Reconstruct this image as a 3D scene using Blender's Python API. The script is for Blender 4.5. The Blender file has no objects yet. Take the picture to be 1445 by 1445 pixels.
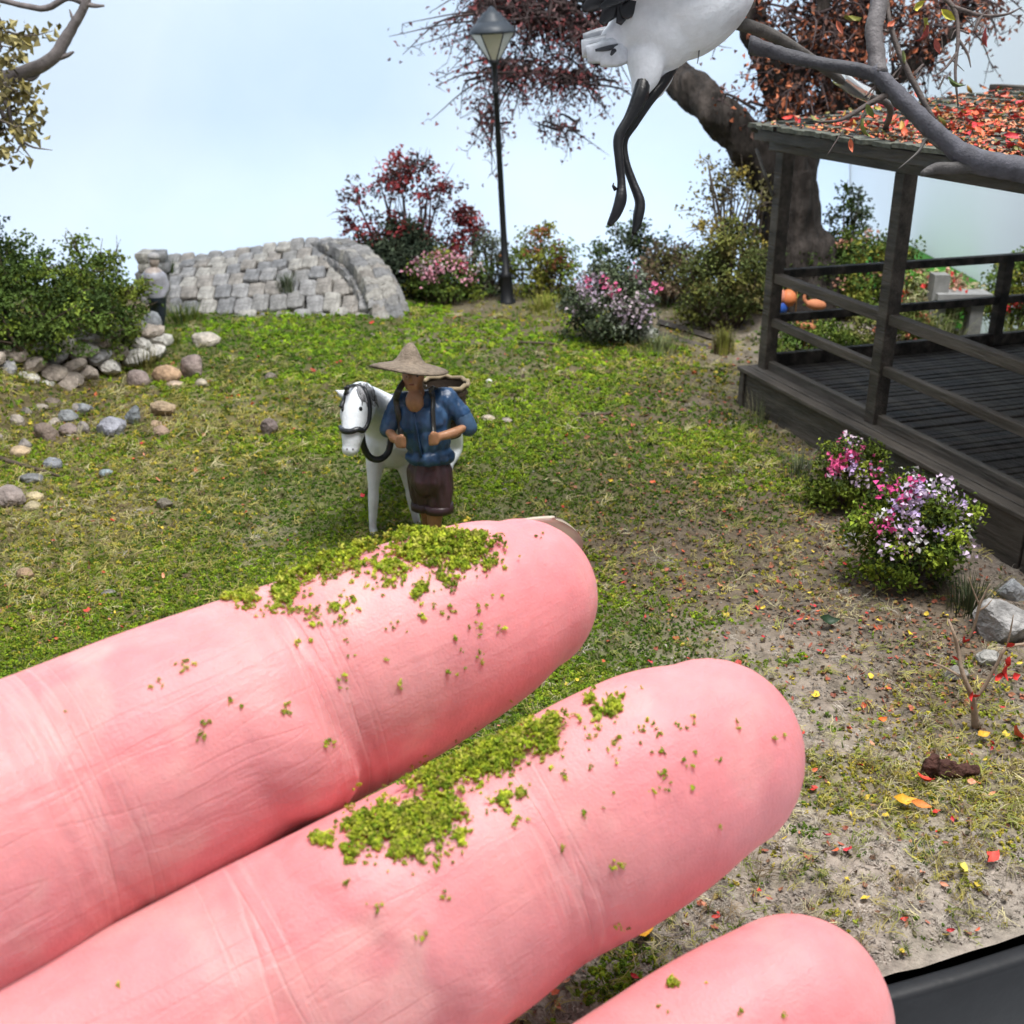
import bpy, math, random
import numpy as np
from mathutils import Vector, Matrix, Euler, noise as mnoise
from mathutils.bvhtree import BVHTree

# ------------------------------------------------------------------ camera, world, lamps, exposure
# 1 unit = 1 cm : a table-top model with a hand held over it
SC = bpy.context.scene
SC.unit_settings.system = 'METRIC'
SC.unit_settings.scale_length = 0.01
COL = SC.collection
TH, FPX, CAMH = math.radians(22.8), 1600.0, 7.0
cd = bpy.data.cameras.new('camera')
cd.sensor_width = 36.0
cd.lens = 36.0 * FPX / 1445.0
cd.clip_start, cd.clip_end = 0.1, 1000.0
cd.dof.use_dof = True
cd.dof.focus_distance = 12.0
cd.dof.aperture_fstop = 1.05
cam = bpy.data.objects.new('camera', cd)
COL.objects.link(cam)
cam.location = (0, 0, CAMH)
cam.rotation_euler = (math.pi / 2 - TH, 0, 0)
SC.camera = cam

world = bpy.data.worlds.new('World')
SC.world = world
world.use_nodes = True
bg = world.node_tree.nodes['Background']
bg.inputs[0].default_value = (0.86, 0.93, 1.0, 1)
bg.inputs[1].default_value = 0.37

def area(name, loc, target, size, power, col):
    ld = bpy.data.lights.new(name, 'AREA')
    ld.shape = 'RECTANGLE'
    ld.size, ld.size_y = size
    ld.energy = power
    ld.color = col
    o = bpy.data.objects.new(name, ld)
    COL.objects.link(o)
    o.location = loc
    o.rotation_euler = (Vector(target) - Vector(loc)).to_track_quat('-Z', 'Y').to_euler()
    return o
area('softbox', (8, 10, 36), (0, 15, 0), (15, 15), 19800, (1.0, 0.97, 0.925))
area('backdrop_lamp', (-12, 8, 56), (-12, 50, 12), (70, 12), 21000, (0.93, 0.97, 1.0))

SC.view_settings.view_transform = 'Standard'
SC.view_settings.look = 'None'
SC.view_settings.exposure = 0.0
SC.view_settings.gamma = 1.0
SC.view_settings.use_curve_mapping = False
SC.cycles.use_denoising = True
SC.cycles.max_bounces = 5
SC.cycles.diffuse_bounces = 3
SC.cycles.use_adaptive_sampling = True
SC.cycles.adaptive_threshold = 0.03
SC.cycles.transparent_max_bounces = 8
SC.cycles.sample_clamp_indirect = 6

R = random.Random(7)
RN = np.random.default_rng(11)
cT, sT = math.cos(TH), math.sin(TH)

# ------------------------------------------------------------------ measuring aids (photo pixel -> place on the model)
def ray(px, py):
    a, b = (px - 722.5) / FPX, -(py - 722.5) / FPX
    return Vector((a, cT + b * sT, -sT + b * cT))
def G(px, py, z=0.0):
    r = ray(px, py)
    t = (z - CAMH) / r.z
    return Vector((r.x * t, r.y * t, z))
def P(px, py, d):
    return Vector((0, 0, CAMH)) + ray(px, py) * d
def PY(px, py, Y):
    r = ray(px, py)
    t = Y / r.y
    return Vector((r.x * t, Y, CAMH + r.z * t))
def proj(x, y, z):
    d = y * cT - (z - CAMH) * sT
    u = y * sT + (z - CAMH) * cT
    return 722.5 + x / d * FPX, 722.5 - u / d * FPX, d

# ------------------------------------------------------------------ numpy noise
def _hash(ix, iy, iz, seed):
    n = (ix * 374761393 + iy * 668265263 + iz * 2147483647 + seed * 1274126177) & 0xFFFFFFFF
    n = ((n ^ (n >> 13)) * 1274126177) & 0xFFFFFFFF
    n = n ^ (n >> 16)
    return (n & 0xFFFF) / 65535.0
def vnoise(p, seed=0):
    p = np.asarray(p, float)
    i = np.floor(p).astype(np.int64)
    f = p - i
    f = f * f * (3 - 2 * f)
    out = 0
    for dx in (0, 1):
        for dy in (0, 1):
            for dz in (0, 1):
                w = (f[:, 0] if dx else 1 - f[:, 0]) * (f[:, 1] if dy else 1 - f[:, 1]) * (f[:, 2] if dz else 1 - f[:, 2])
                out = out + w * _hash(i[:, 0] + dx, i[:, 1] + dy, i[:, 2] + dz, seed)
    return out
def fbm(p, octaves=4, seed=0):
    p = np.asarray(p, float)
    s, a, t = 0, 0.5, 0
    for k in range(octaves):
        s = s + a * vnoise(p * (2 ** k) + 17.3 * k, seed + k)
        t += a
        a *= 0.5
    return s / t
def f2(x, y, scale, octaves=4, seed=0):
    x = np.atleast_1d(np.asarray(x, float)); y = np.atleast_1d(np.asarray(y, float))
    return fbm(np.stack([x * scale, y * scale, np.zeros_like(x) + seed * 3.1], 1), octaves, seed)

# ------------------------------------------------------------------ terrain
def smooth(a, b, x):
    t = np.clip((x - a) / (b - a), 0, 1)
    return t * t * (3 - 2 * t)
EC = (-3.0, 20.8); EA, EB = 17.5, 14.6
def hgt_np(x, y):
    x = np.atleast_1d(np.asarray(x, float)); y = np.atleast_1d(np.asarray(y, float))
    h = (f2(x, y, 0.22, 3, 5) - 0.5) * 0.25 + (f2(x, y, 1.1, 3, 6) - 0.5) * 0.16
    h = h * (1 - smooth(0, 1, np.exp(-((x + 1.5) ** 2 + (y - 16) ** 2) / 4)) * 0.6)
    # bank behind the dry stone wall, mound under the big tree
    h = h + 0.75 * smooth(-9.2, -10.6, x) * smooth(20.0, 22.5, y) * smooth(33, 30, y)
    h = h + 0.9 * np.exp(-((x - 7.4) ** 2 / 10 + (y - 30.5) ** 2 / 7))
    # the rim falls away a little
    e = ((x - EC[0]) / EA) ** 2 + ((y - EC[1]) / EB) ** 2
    h = h - 0.12 * smooth(0.93, 1.0, e)
    return h
def hgt(x, y):
    return float(hgt_np(x, y)[0])
def GG(px, py):
    p = G(px, py)
    for _ in range(4):
        p = G(px, py, hgt(p.x, p.y))
    return p

# ------------------------------------------------------------------ object helpers
def new_mesh(name, v, f, col=None, smooth_sh=True):
    me = bpy.data.meshes.new(name)
    me.from_pydata([tuple(map(float, a)) for a in v] if not isinstance(v, np.ndarray) else v.tolist(), [],
                   f if not isinstance(f, np.ndarray) else f.tolist())
    if col is not None:
        a = me.attributes.new('col', 'FLOAT_COLOR', 'POINT')
        c = np.ones((len(v), 4), np.float32); c[:, :3] = col
        a.data.foreach_set('color', c.ravel())
    me.polygons.foreach_set('use_smooth', np.full(len(me.polygons), smooth_sh))
    me.update()
    return me
def obj(name, me, m=None, parent=None):
    o = bpy.data.objects.new(name, me)
    COL.objects.link(o)
    if m is not None and not me.materials:
        me.materials.append(m)
    if parent is not None:
        o.parent = parent
    return o
def tag(o, label=None, cat=None, group=None, kind=None):
    for k, v in (('label', label), ('category', cat), ('group', group), ('kind', kind)):
        if v:
            o[k] = v
    return o
def empty(name, loc=(0, 0, 0), rz=0.0):
    o = bpy.data.objects.new(name, None)
    COL.objects.link(o)
    o.location = loc
    o.rotation_euler = (0, 0, rz)
    o.empty_display_size = 0.2
    return o
def local(o, pts):
    """world points -> the local space of a thing that is only moved, not turned"""
    l = Vector(o.location)
    return [Vector(p) - l for p in pts]

class MB:
    def __init__(s):
        s.v, s.f, s.c, s.n = [], [], [], 0
    def add(s, v, f, col=(1, 1, 1)):
        v = np.asarray(v, float).reshape(-1, 3)
        s.v.append(v)
        if isinstance(f, np.ndarray):
            s.f.extend((f + s.n).tolist())
        else:
            s.f.extend([tuple(i + s.n for i in q) for q in f])
        c = np.asarray(col, float)
        s.c.append(np.broadcast_to(c, (len(v), 3)).copy())
        s.n += len(v)
        return s
    def box(s, lo, hi, col=(1, 1, 1)):
        x0, y0, z0 = lo; x1, y1, z1 = hi
        v = [(x0, y0, z0), (x1, y0, z0), (x1, y1, z0), (x0, y1, z0), (x0, y0, z1), (x1, y0, z1), (x1, y1, z1), (x0, y1, z1)]
        return s.add(v, [(0, 3, 2, 1), (4, 5, 6, 7), (0, 1, 5, 4), (1, 2, 6, 5), (2, 3, 7, 6), (3, 0, 4, 7)], col)
    def tube(s, path, rad, n=8, col=(1, 1, 1), flat=1.0, rough=0.0, caps=True, up=None, seed=0):
        p = np.array([tuple(a) for a in path], float)
        r = np.broadcast_to(np.asarray(rad, float), (len(p),))
        t = np.gradient(p, axis=0)
        t /= np.linalg.norm(t, axis=1)[:, None] + 1e-9
        ref = np.array(up if up is not None else ((0, 0, 1) if abs(t[0][2]) < 0.9 else (1, 0, 0)), float)
        vs = []
        a = np.linspace(0, 2 * np.pi, n, endpoint=False)
        for i in range(len(p)):
            ref = ref - t[i] * (ref @ t[i])
            ref /= np.linalg.norm(ref) + 1e-9
            b = np.cross(t[i], ref)
            rr = r[i]
            if rough:
                q = np.stack([np.cos(a) * 2.6 + seed * 1.7, np.sin(a) * 2.6, np.full(n, i * 0.22)], 1)
                rr = r[i] * (1 + rough * (vnoise(q, seed) * 2 - 1))
            vs.append(p[i] + (np.cos(a) * rr)[:, None] * b + (np.sin(a) * rr * flat)[:, None] * ref)
        v = np.concatenate(vs)
        f = []
        for i in range(len(p) - 1):
            for k in range(n):
                k2 = (k + 1) % n
                f.append((i * n + k, i * n + k2, (i + 1) * n + k2, (i + 1) * n + k))
        if caps:
            f.append(tuple(range(n - 1, -1, -1)))
            m = (len(p) - 1) * n
            f.append(tuple(range(m, m + n)))
        return s.add(v, f, col)
    def lathe(s, prof, n=24, col=(1, 1, 1), center=(0, 0, 0), caps=True, rot=0.0):
        a = np.linspace(0, 2 * np.pi, n, endpoint=False) + rot
        v, f = [], []
        for r, z in prof:
            v += [(center[0] + r * math.cos(t), center[1] + r * math.sin(t), center[2] + z) for t in a]
        for i in range(len(prof) - 1):
            for k in range(n):
                k2 = (k + 1) % n
                f.append((i * n + k, i * n + k2, (i + 1) * n + k2, (i + 1) * n + k))
        if caps:
            f.append(tuple(range(n - 1, -1, -1)))
            m = (len(prof) - 1) * n
            f.append(tuple(range(m, m + n)))
        return s.add(v, f, col)
    def mesh(s, name, smooth_sh=True):
        return new_mesh(name, np.concatenate(s.v), s.f, np.concatenate(s.c), smooth_sh)
    def build(s, name, m=None, parent=None, smooth_sh=True):
        return obj(name, s.mesh(name, smooth_sh), m, parent)

def catmull(pts, rad=None, k=6):
    p = np.array([tuple(a) for a in pts], float)
    r = np.broadcast_to(np.asarray(rad if rad is not None else 1.0, float), (len(p),))
    q = np.concatenate([np.concatenate([p, r[:, None]], 1)])
    q = np.concatenate([[2 * q[0] - q[1]], q, [2 * q[-1] - q[-2]]])
    out = []
    for i in range(1, len(q) - 2):
        for t in np.linspace(0, 1, k, endpoint=False):
            a, b, c, d = q[i - 1], q[i], q[i + 1], q[i + 2]
            out.append(0.5 * ((2 * b) + (c - a) * t + (2 * a - 5 * b + 4 * c - d) * t * t + (3 * b - a - 3 * c + d) * t ** 3))
    out.append(q[-2])
    out = np.array(out)
    return out[:, :3], np.maximum(out[:, 3], 1e-4)

def add_chain(mb, pts, rad, n=20, flat=1.0, up=None, k=5, smooth_path=True):
    """a rounded, tapering limb"""
    p, r = catmull(pts, rad, k) if smooth_path and len(pts) > 2 else (np.array([tuple(a) for a in pts], float), np.asarray(rad, float))
    t0 = p[0] - p[1]; t0 /= np.linalg.norm(t0)
    t1 = p[-1] - p[-2]; t1 /= np.linalg.norm(t1)
    hs = np.array([0.995, 0.96, 0.9, 0.81, 0.69, 0.54, 0.37, 0.19])
    A = [p[0] + t0 * r[0] * h for h in hs]; Ar = [r[0] * math.sqrt(1 - h * h) for h in hs]
    B = [p[-1] + t1 * r[-1] * h for h in hs[::-1]]; Br = [r[-1] * math.sqrt(1 - h * h) for h in hs[::-1]]
    mb.tube(np.concatenate([A, p, B]), np.concatenate([Ar, r, Br]), n, flat=flat, up=up)
def add_ell(mb, c, rad, rot=(0, 0, 0), n=20, m=14):
    v, f = [], []
    E = Euler(rot).to_matrix()
    for i in range(1, m):
        th = math.pi * i / m
        for k in range(n):
            ph = 2 * math.pi * k / n
            q = Vector((math.sin(th) * math.cos(ph) * rad[0], math.sin(th) * math.sin(ph) * rad[1], math.cos(th) * rad[2]))
            v.append(tuple(Vector(c) + E @ q))
    for i in range(m - 2):
        for k in range(n):
            k2 = (k + 1) % n
            f.append((i * n + k, (i + 1) * n + k, (i + 1) * n + k2, i * n + k2))
    f.append(tuple(range(n)))
    l = (m - 2) * n
    f.append(tuple(range(l + n - 1, l - 1, -1)))
    mb.add(v, f)
def remesh(mb, name, voxel, it=4, fac=0.5):
    me = mb.mesh('tmp')
    o = obj('tmp', me)
    md = o.modifiers.new('r', 'REMESH'); md.mode = 'VOXEL'; md.voxel_size = voxel; md.use_smooth_shade = True
    if it:
        ms = o.modifiers.new('s', 'SMOOTH'); ms.factor = fac; ms.iterations = it
    dg = bpy.context.evaluated_depsgraph_get()
    out = bpy.data.meshes.new_from_object(o.evaluated_get(dg))
    out.name = name
    bpy.data.objects.remove(o)
    bpy.data.meshes.remove(me)
    out.materials.clear()
    out.polygons.foreach_set('use_smooth', np.ones(len(out.polygons), bool))
    return out
def verts_np(me):
    a = np.empty(len(me.vertices) * 3, np.float32); me.vertices.foreach_get('co', a)
    return a.reshape(-1, 3).astype(float)
def normals_np(me):
    a = np.empty(len(me.vertices) * 3, np.float32); me.vertex_normals.foreach_get('vector', a)
    return a.reshape(-1, 3).astype(float)
def set_col(me, c, name='col'):
    a = me.attributes.get(name) or me.attributes.new(name, 'FLOAT_COLOR', 'POINT')
    q = np.ones((len(me.vertices), 4), np.float32); q[:, :3] = c
    a.data.foreach_set('color', q.ravel())

# ------------------------------------------------------------------ materials
def mat(name, col=(0.5, 0.5, 0.5), rough=0.8, var=0.3, scale=3.0, bump=0.25, bscale=18.0, spec=0.3, attr=None, inst=False,
        col2=None, mix_scale=None, coat=0.0, bdist=0.02, sss=0.0, stretch=(1, 1, 1), trans=0.0):
    m = bpy.data.materials.new(name)
    m.use_nodes = True
    nt = m.node_tree
    N, L = nt.nodes, nt.links
    b = N['Principled BSDF']
    tc = N.new('ShaderNodeTexCoord')
    mp = N.new('ShaderNodeMapping'); mp.inputs['Scale'].default_value = stretch
    L.new(tc.outputs['Object'], mp.inputs[0])
    if attr:
        at = N.new('ShaderNodeAttribute'); at.attribute_name = attr
        at.attribute_type = 'INSTANCER' if inst else 'GEOMETRY'
        src = at.outputs['Color']
    else:
        rg = N.new('ShaderNodeRGB'); rg.outputs[0].default_value = (*col, 1)
        src = rg.outputs[0]
    if col2 is not None:
        n2 = N.new('ShaderNodeTexNoise'); n2.inputs['Scale'].default_value = mix_scale or scale * 0.6; n2.inputs['Detail'].default_value = 5
        L.new(mp.outputs[0], n2.inputs['Vector'])
        rp = N.new('ShaderNodeMapRange'); rp.inputs[1].default_value = 0.42; rp.inputs[2].default_value = 0.6
        L.new(n2.outputs['Fac'], rp.inputs[0])
        mx = N.new('ShaderNodeMix'); mx.data_type = 'RGBA'
        L.new(rp.outputs[0], mx.inputs[0]); L.new(src, mx.inputs[6]); mx.inputs[7].default_value = (*col2, 1)
        src = mx.outputs[2]
    if var:
        n1 = N.new('ShaderNodeTexNoise'); n1.inputs['Scale'].default_value = scale; n1.inputs['Detail'].default_value = 6; n1.inputs['Roughness'].default_value = 0.65
        L.new(mp.outputs[0], n1.inputs['Vector'])
        r1 = N.new('ShaderNodeMapRange'); r1.inputs[1].default_value = 0.3; r1.inputs[2].default_value = 0.7
        r1.inputs[3].default_value = 1 - var; r1.inputs[4].default_value = 1 + var
        L.new(n1.outputs['Fac'], r1.inputs[0])
        vm = N.new('ShaderNodeVectorMath'); vm.operation = 'SCALE'
        L.new(src, vm.inputs[0]); L.new(r1.outputs[0], vm.inputs['Scale'])
        src = vm.outputs[0]
    L.new(src, b.inputs['Base Color'])
    b.inputs['Roughness'].default_value = rough
    b.inputs['Specular IOR Level'].default_value = spec
    b.inputs['Coat Weight'].default_value = coat
    b.inputs['Coat Roughness'].default_value = 0.25
    if sss:
        b.inputs['Subsurface Weight'].default_value = sss
        b.inputs['Subsurface Radius'].default_value = (1.0, 0.35, 0.25)
        b.inputs['Subsurface Scale'].default_value = 0.12
    if trans:
        b.inputs['Transmission Weight'].default_value = trans
    if bump:
        nb = N.new('ShaderNodeTexNoise'); nb.inputs['Scale'].default_value = bscale; nb.inputs['Detail'].default_value = 5
        L.new(mp.outputs[0], nb.inputs['Vector'])
        bp = N.new('ShaderNodeBump'); bp.inputs['Strength'].default_value = bump; bp.inputs['Distance'].default_value = bdist
        L.new(nb.outputs['Fac'], bp.inputs['Height']); L.new(bp.outputs[0], b.inputs['Normal'])
    return m

M_LEAF = mat('foliage', attr='col', rough=0.75, var=0.2, scale=8, bump=0.0, spec=0.2)
M_CRUMB = mat('turf_crumb', attr='col', inst=True, rough=0.85, var=0.3, scale=4, bump=0.0, spec=0.15)
M_BLADE = mat('grass_blade', attr='col', inst=True, rough=0.7, var=0.1, scale=4, bump=0.0, spec=0.2)
M_DRYLEAF = mat('dry_leaf', attr='col', inst=True, rough=0.55, var=0.15, scale=6, bump=0.0, spec=0.35)
M_PAPERLEAF = mat('paper_leaf', attr='col', rough=0.5, var=0.25, scale=9, bump=0.2, bscale=30, spec=0.35)
M_STEM = mat('stem', attr='col', rough=0.85, var=0.3, scale=6, bump=0.4, bscale=40)
M_BARK = mat('bark', attr='col', rough=0.85, var=0.65, scale=3.5, bump=1.0, bscale=9, bdist=0.12, stretch=(1, 1, 0.3))
M_GREYBARK = mat('grey_bark', attr='col', rough=0.7, var=0.4, scale=7, bump=0.6, bscale=35, bdist=0.02, spec=0.4)
M_STONE = mat('stone', attr='col', rough=0.92, var=0.5, scale=5, bump=1.0, bscale=13, bdist=0.07, spec=0.2)
M_WOOD = mat('dark_wood', attr='col', rough=0.62, var=0.55, scale=4, bump=0.8, bscale=16, bdist=0.03, spec=0.4, stretch=(0.2, 1.4, 1.4), col2=(0.092, 0.078, 0.065), mix_scale=2.2)
M_WHITE = mat('white_paint', attr='col', rough=0.4, var=0.07, scale=7, bump=0.45, bscale=20, spec=0.4)
M_STRAW = mat('straw', attr='col', rough=0.85, var=0.35, scale=16, bump=0.9, bscale=42, bdist=0.03, spec=0.2)
M_BLACK = mat('black_paint', (0.012, 0.013, 0.016), rough=0.45, var=0.1, bump=0.1, spec=0.4)
M_PAINT = mat('figure_paint', attr='col', rough=0.36, var=0.2, scale=7, bump=0.3, bscale=16, spec=0.5)
M_MATTPAINT = mat('matt_paint', attr='col', rough=0.7, var=0.22, scale=8, bump=0.3, bscale=25)
# ------------------------------------------------------------------ the setting
def structure(o):
    o['kind'] = 'structure'
    return o
m_table = mat('white_table', (0.80, 0.84, 0.88), rough=0.6, var=0.02, scale=0.2, bump=0)
m_wall = mat('pale_blue_backdrop', (0.63, 0.76, 0.94), rough=0.95, var=0.02, scale=0.06, bump=0, col2=(0.73, 0.83, 0.95), mix_scale=0.05, spec=0.1)
m_wallw = mat('white_side', (0.90, 0.94, 0.95), rough=0.9, var=0.02, scale=0.1, bump=0)
TZ = -2.0
structure(MB().box((-120, -60, TZ - 2), (120, 52, TZ)).build('table', m_table))
# curved paper backdrop: floor sweep, then the wall
prof = [(44.0, TZ + 0.01)] + [(44 + 6 * math.sin(a), TZ + 0.01 + 6 * (1 - math.cos(a))) for a in np.linspace(0.15, math.pi / 2, 10)] + [(50.0, 60.0)]
v, f = [], []
for y, z in prof:
    v += [(-120, y, z), (14.2, y, z)]
for i in range(len(prof) - 1):
    f.append((2 * i, 2 * i + 1, 2 * i + 3, 2 * i + 2))
structure(obj('backdrop', new_mesh('backdrop', np.array(v), f), m_wall))
structure(MB().box((14.25, 22, TZ + 0.005), (14.75, 52, 26)).build('wall', m_wallw, smooth_sh=False))

# ---- ground fields, measured on the photo and laid on the model
def field(x, y, blobs):
    px, py, d = proj(x, y, 0 * x)
    s = 0
    for (cx, cy, rx, ry, w) in blobs:
        s = s + w * np.exp(-(((px - cx) / rx) ** 2 + ((py - cy) / ry) ** 2))
    return s
GREEN = [(960, 590, 150, 60, 0.7), (900, 680, 150, 60, 0.6), (1060, 700, 110, 50, 0.5), (430, 480, 170, 60, 1.0), (560, 560, 170, 70, 0.75), (380, 680, 130, 60, 0.8), (520, 720, 160, 60, 1.0), (150, 880, 260, 60, 1.1),
         (330, 830, 200, 60, 0.9), (690, 620, 110, 60, 0.6), (820, 560, 80, 40, 0.45), (960, 660, 130, 60, 0.75), (780, 700, 100, 60, 0.55),
         (700, 1020, 200, 60, 1.1), (860, 880, 90, 50, 0.5), (960, 900, 90, 40, 0.35), (600, 1130, 200, 80, 0.9), (900, 970, 100, 40, 0.6),
         (780, 500, 70, 40, 0.45), (330, 470, 100, 40, 0.8), (850, 1380, 130, 60, 0.35), (1170, 1130, 80, 40, 0.35), (-150, 800, 200, 200, .6), (300, 1000, 300, 150, 0.7)]
YELLOW = [(40, 590, 150, 50, 1.0), (150, 640, 160, 90, 1.0), (330, 590, 130, 60, 0.7), (80, 790, 150, 80, 1.0), (260, 740, 120, 50, 0.35), (800, 770, 90, 50, 0.55), (860, 510, 120, 35, 0.5),
          (980, 510, 90, 35, 0.6), (1240, 1110, 160, 50, 0.7), (1400, 1150, 120, 60, 0.6), (950, 1230, 150, 40, 0.3), (1060, 640, 120, 60, 0.5), (720, 450, 120, 20, 0.5),
          (1100, 780, 130, 60, 0.4), (-200, 700, 200, 200, 0.8), (1380, 1000, 120, 80, 0.4)]
BROWN = [(960, 640, 200, 110, 0.7), (860, 560, 120, 60, 0.5), (1120, 700, 120, 80, 0.7), (960, 800, 160, 70, 0.8), (1200, 830, 180, 90, 1.1), (1080, 720, 100, 60, 0.6), (1330, 960, 120, 80, 0.9), (90, 580, 120, 50, 0.6), (40, 870, 100, 40, 0.6), (730, 470, 100, 30, 0.5), (900, 790, 100, 50, .6)]
def fields(x, y):
    n1 = f2(x, y, 0.8, 4, 21); n2 = f2(x, y, 2.6, 3, 22)
    px, py, _ = proj(x, y, 0 * x)
    lawn = smooth(1080, 780, px + (py - 700) * 0.25) * smooth(1150, 850, py) * (1 - 0.75 * np.exp(-(((px - 760) / 90) ** 2 + ((py - 490) / 60) ** 2)))
    g = (field(x, y, GREEN) + 0.45 * lawn) * (0.1 + 1.8 * n1) + (n2 - 0.5) * 1.1
    yl = (field(x, y, YELLOW) * 1.15 + 0.12 * lawn) * (0.4 + 1.2 * f2(x, y, 0.9, 4, 31)) + (f2(x, y, 2.2, 3, 32) - 0.5) * 0.6
    br = field(x, y, BROWN) * (0.5 + f2(x, y, 0.9, 3, 41))
    return np.clip(g, 0, 1.5), np.clip(yl, 0, 1.5), np.clip(br, 0, 1.2)

# ---- ground sheet (earth of the model), an oval slab
nr, na = 190, 420
rr = np.linspace(0, 1, nr) ** 0.75
gx, gy = [], []
A = np.linspace(0, 2 * np.pi, na, endpoint=False)
XX = EC[0] + EA * np.outer(rr, np.cos(A)); YY = EC[1] + EB * np.outer(rr, np.sin(A))
x, y = XX.ravel(), YY.ravel()
z = hgt_np(x, y) + (f2(x, y, 4.0, 3, 51) - 0.5) * 0.09
gF, yF, bF = fields(x, y)
base = np.array([0.34, 0.295, 0.255])[None] * (0.75 + 0.5 * f2(x, y, 1.6, 4, 61))[:, None]
pink = smooth(0.5, 0.7, f2(x, y, 0.35, 3, 62))[:, None]
base = base * (1 - 0.35 * pink) + np.array([0.26, 0.19, 0.15]) * 0.35 * pink
pxg, pyg, _ = proj(x, y, 0 * x)
lw = (smooth(1080, 780, pxg + (pyg - 700) * 0.25) * smooth(1150, 850, pyg))[:, None] * 0.7
base = base * (1 - lw) + np.array([0.165, 0.135, 0.08]) * lw * (0.6 + 0.8 * f2(x, y, 1.3, 3, 63))[:, None]
w = np.clip(gF, 0, 1)[:, None]; base = base * (1 - 0.75 * w) + np.array([0.085, 0.105, 0.022]) * 0.75 * w
w = np.clip(yF, 0, 1)[:, None]; base = base * (1 - 0.6 * w) + np.array([0.15, 0.125, 0.04]) * 0.6 * w
w = np.clip(bF * 1.2, 0, 1)[:, None]; base = base * (1 - 0.8 * w) + np.array([0.12, 0.09, 0.06]) * 0.8 * w
faces = []
for i in range(nr - 1):
    for k in range(na):
        k2 = (k + 1) % na
        faces.append((i * na + k, (i + 1) * na + k, (i + 1) * na + k2, i * na + k2) if i else ((k, na + k, na + k2)))
m_ground = mat('earth', attr='col', rough=0.95, var=0.35, scale=7, bump=0.9, bscale=22, bdist=0.05, spec=0.15)
structure(obj('ground', new_mesh('ground', np.stack([x, y, z], 1), faces, base), m_ground))
# black painted base with a raised lip
mb = MB()
aa = np.linspace(0, 2 * np.pi, 160, endpoint=False)
rings = [(1.0, -0.55), (1.003, -0.17), (1.006, -0.135), (1.012, -0.13), (1.016, -0.16), (1.018, -1.75), (1.012, TZ + 0.02), (0.9, TZ + 0.02)]
v, f = [], []
for s_, z_ in rings:
    v += [(EC[0] + (EA * s_) * math.cos(t), EC[1] + (EB * s_) * math.sin(t), z_) for t in aa]
for i in range(len(rings) - 1):
    for k in range(160):
        k2 = (k + 1) % 160
        f.append((i * 160 + k, i * 160 + k2, (i + 1) * 160 + k2, (i + 1) * 160 + k))
mb.add(v, f)
o = mb.build('display_base', mat('black_base', (0.018, 0.019, 0.022), rough=0.5, var=0.15, scale=3, bump=0.3, bscale=8))
tag(o, 'black oval display base carrying the model landscape', 'base')

# ------------------------------------------------------------------ scatter (moss crumbs, grass, litter) with geometry nodes
def proto_collection(name, meshes, m):
    c = bpy.data.collections.new(name)
    for k, me in enumerate(meshes):
        me.materials.append(m)
        c.objects.link(bpy.data.objects.new('%s_%02d' % (name, k), me))
    return c
def icos(sub):
    import bmesh
    bm = bmesh.new(); bmesh.ops.create_icosphere(bm, subdivisions=sub, radius=1)
    v = np.array([tuple(q.co) for q in bm.verts]); f = [tuple(q.index for q in ff.verts) for ff in bm.faces]
    bm.free()
    return v, f
IV1, IF1 = icos(1); IV2, IF2 = icos(2); IV3, IF3 = icos(3)
def crumb(seed):
    # a shred of foam: a handful of jagged flakes grown together
    rn = np.random.default_rng(seed + 500)
    mb = MB()
    for k in range(7):
        s = np.array([0.55, 0.38, 0.24]) * (0.6 + 0.7 * rn.random())
        v = IV1 * (0.45 + 1.0 * rn.random((12, 1))) * s
        v = v @ np.array(Euler((rn.random() * 6, rn.random() * 6, rn.random() * 6)).to_matrix())
        mb.add(v + rn.normal(size=3) * np.array([0.42, 0.42, 0.3]), IF1)
    return mb.mesh('crumb', False)
def blade_tuft(seed, n=9, spread=0.8, h=1.0, w=0.035, bend=0.6):
    rn = np.random.default_rng(seed)
    mb = MB()
    for i in range(n):
        a = rn.random() * 6.28; r0 = rn.random() * 0.25
        d = np.array([math.cos(a), math.sin(a), 0]); s = np.array([-d[1], d[0], 0])
        L = h * (0.5 + 0.7 * rn.random()); b = bend * rn.random() * spread * 1.6
        base = d * r0
        pts = [base + d * b * t * t * L + np.array([0, 0, 1]) * L * (t - 0.35 * b * t * t) for t in (0, 0.4, 0.75, 1)]
        ww = [w, w * 0.9, w * 0.6, w * 0.12]
        v = []
        for p_, w_ in zip(pts, ww):
            v += [p_ - s * w_, p_ + s * w_]
        mb.add(v, [(0, 1, 3, 2), (2, 3, 5, 4), (4, 5, 7, 6)])
    return mb.mesh('tuft')
def fibre_mat(seed, n=10):
    rn = np.random.default_rng(seed); mb = MB()
    for i in range(n):
        a = rn.random() * 6.28; d = np.array([math.cos(a), math.sin(a), 0]); s = np.array([-d[1], d[0], 0])
        c0 = np.array([rn.normal() * 0.35, rn.normal() * 0.35, 0.02]); L = 0.5 + rn.random() * 0.9; k = rn.normal() * 0.35
        lift = rn.random() * 0.5
        v = []
        for t in (0, 0.33, 0.66, 1):
            q = c0 + d * L * t + s * k * t * t + np.array([0, 0, 1]) * lift * math.sin(t * 2.4)
            w_ = 0.028 * (1 - 0.5 * t)
            v += [q - s * w_, q + s * w_ + np.array([0, 0, 0.02])]
        mb.add(v, [(0, 1, 3, 2), (2, 3, 5, 4), (4, 5, 7, 6)])
    return mb.mesh('fibres')
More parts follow.
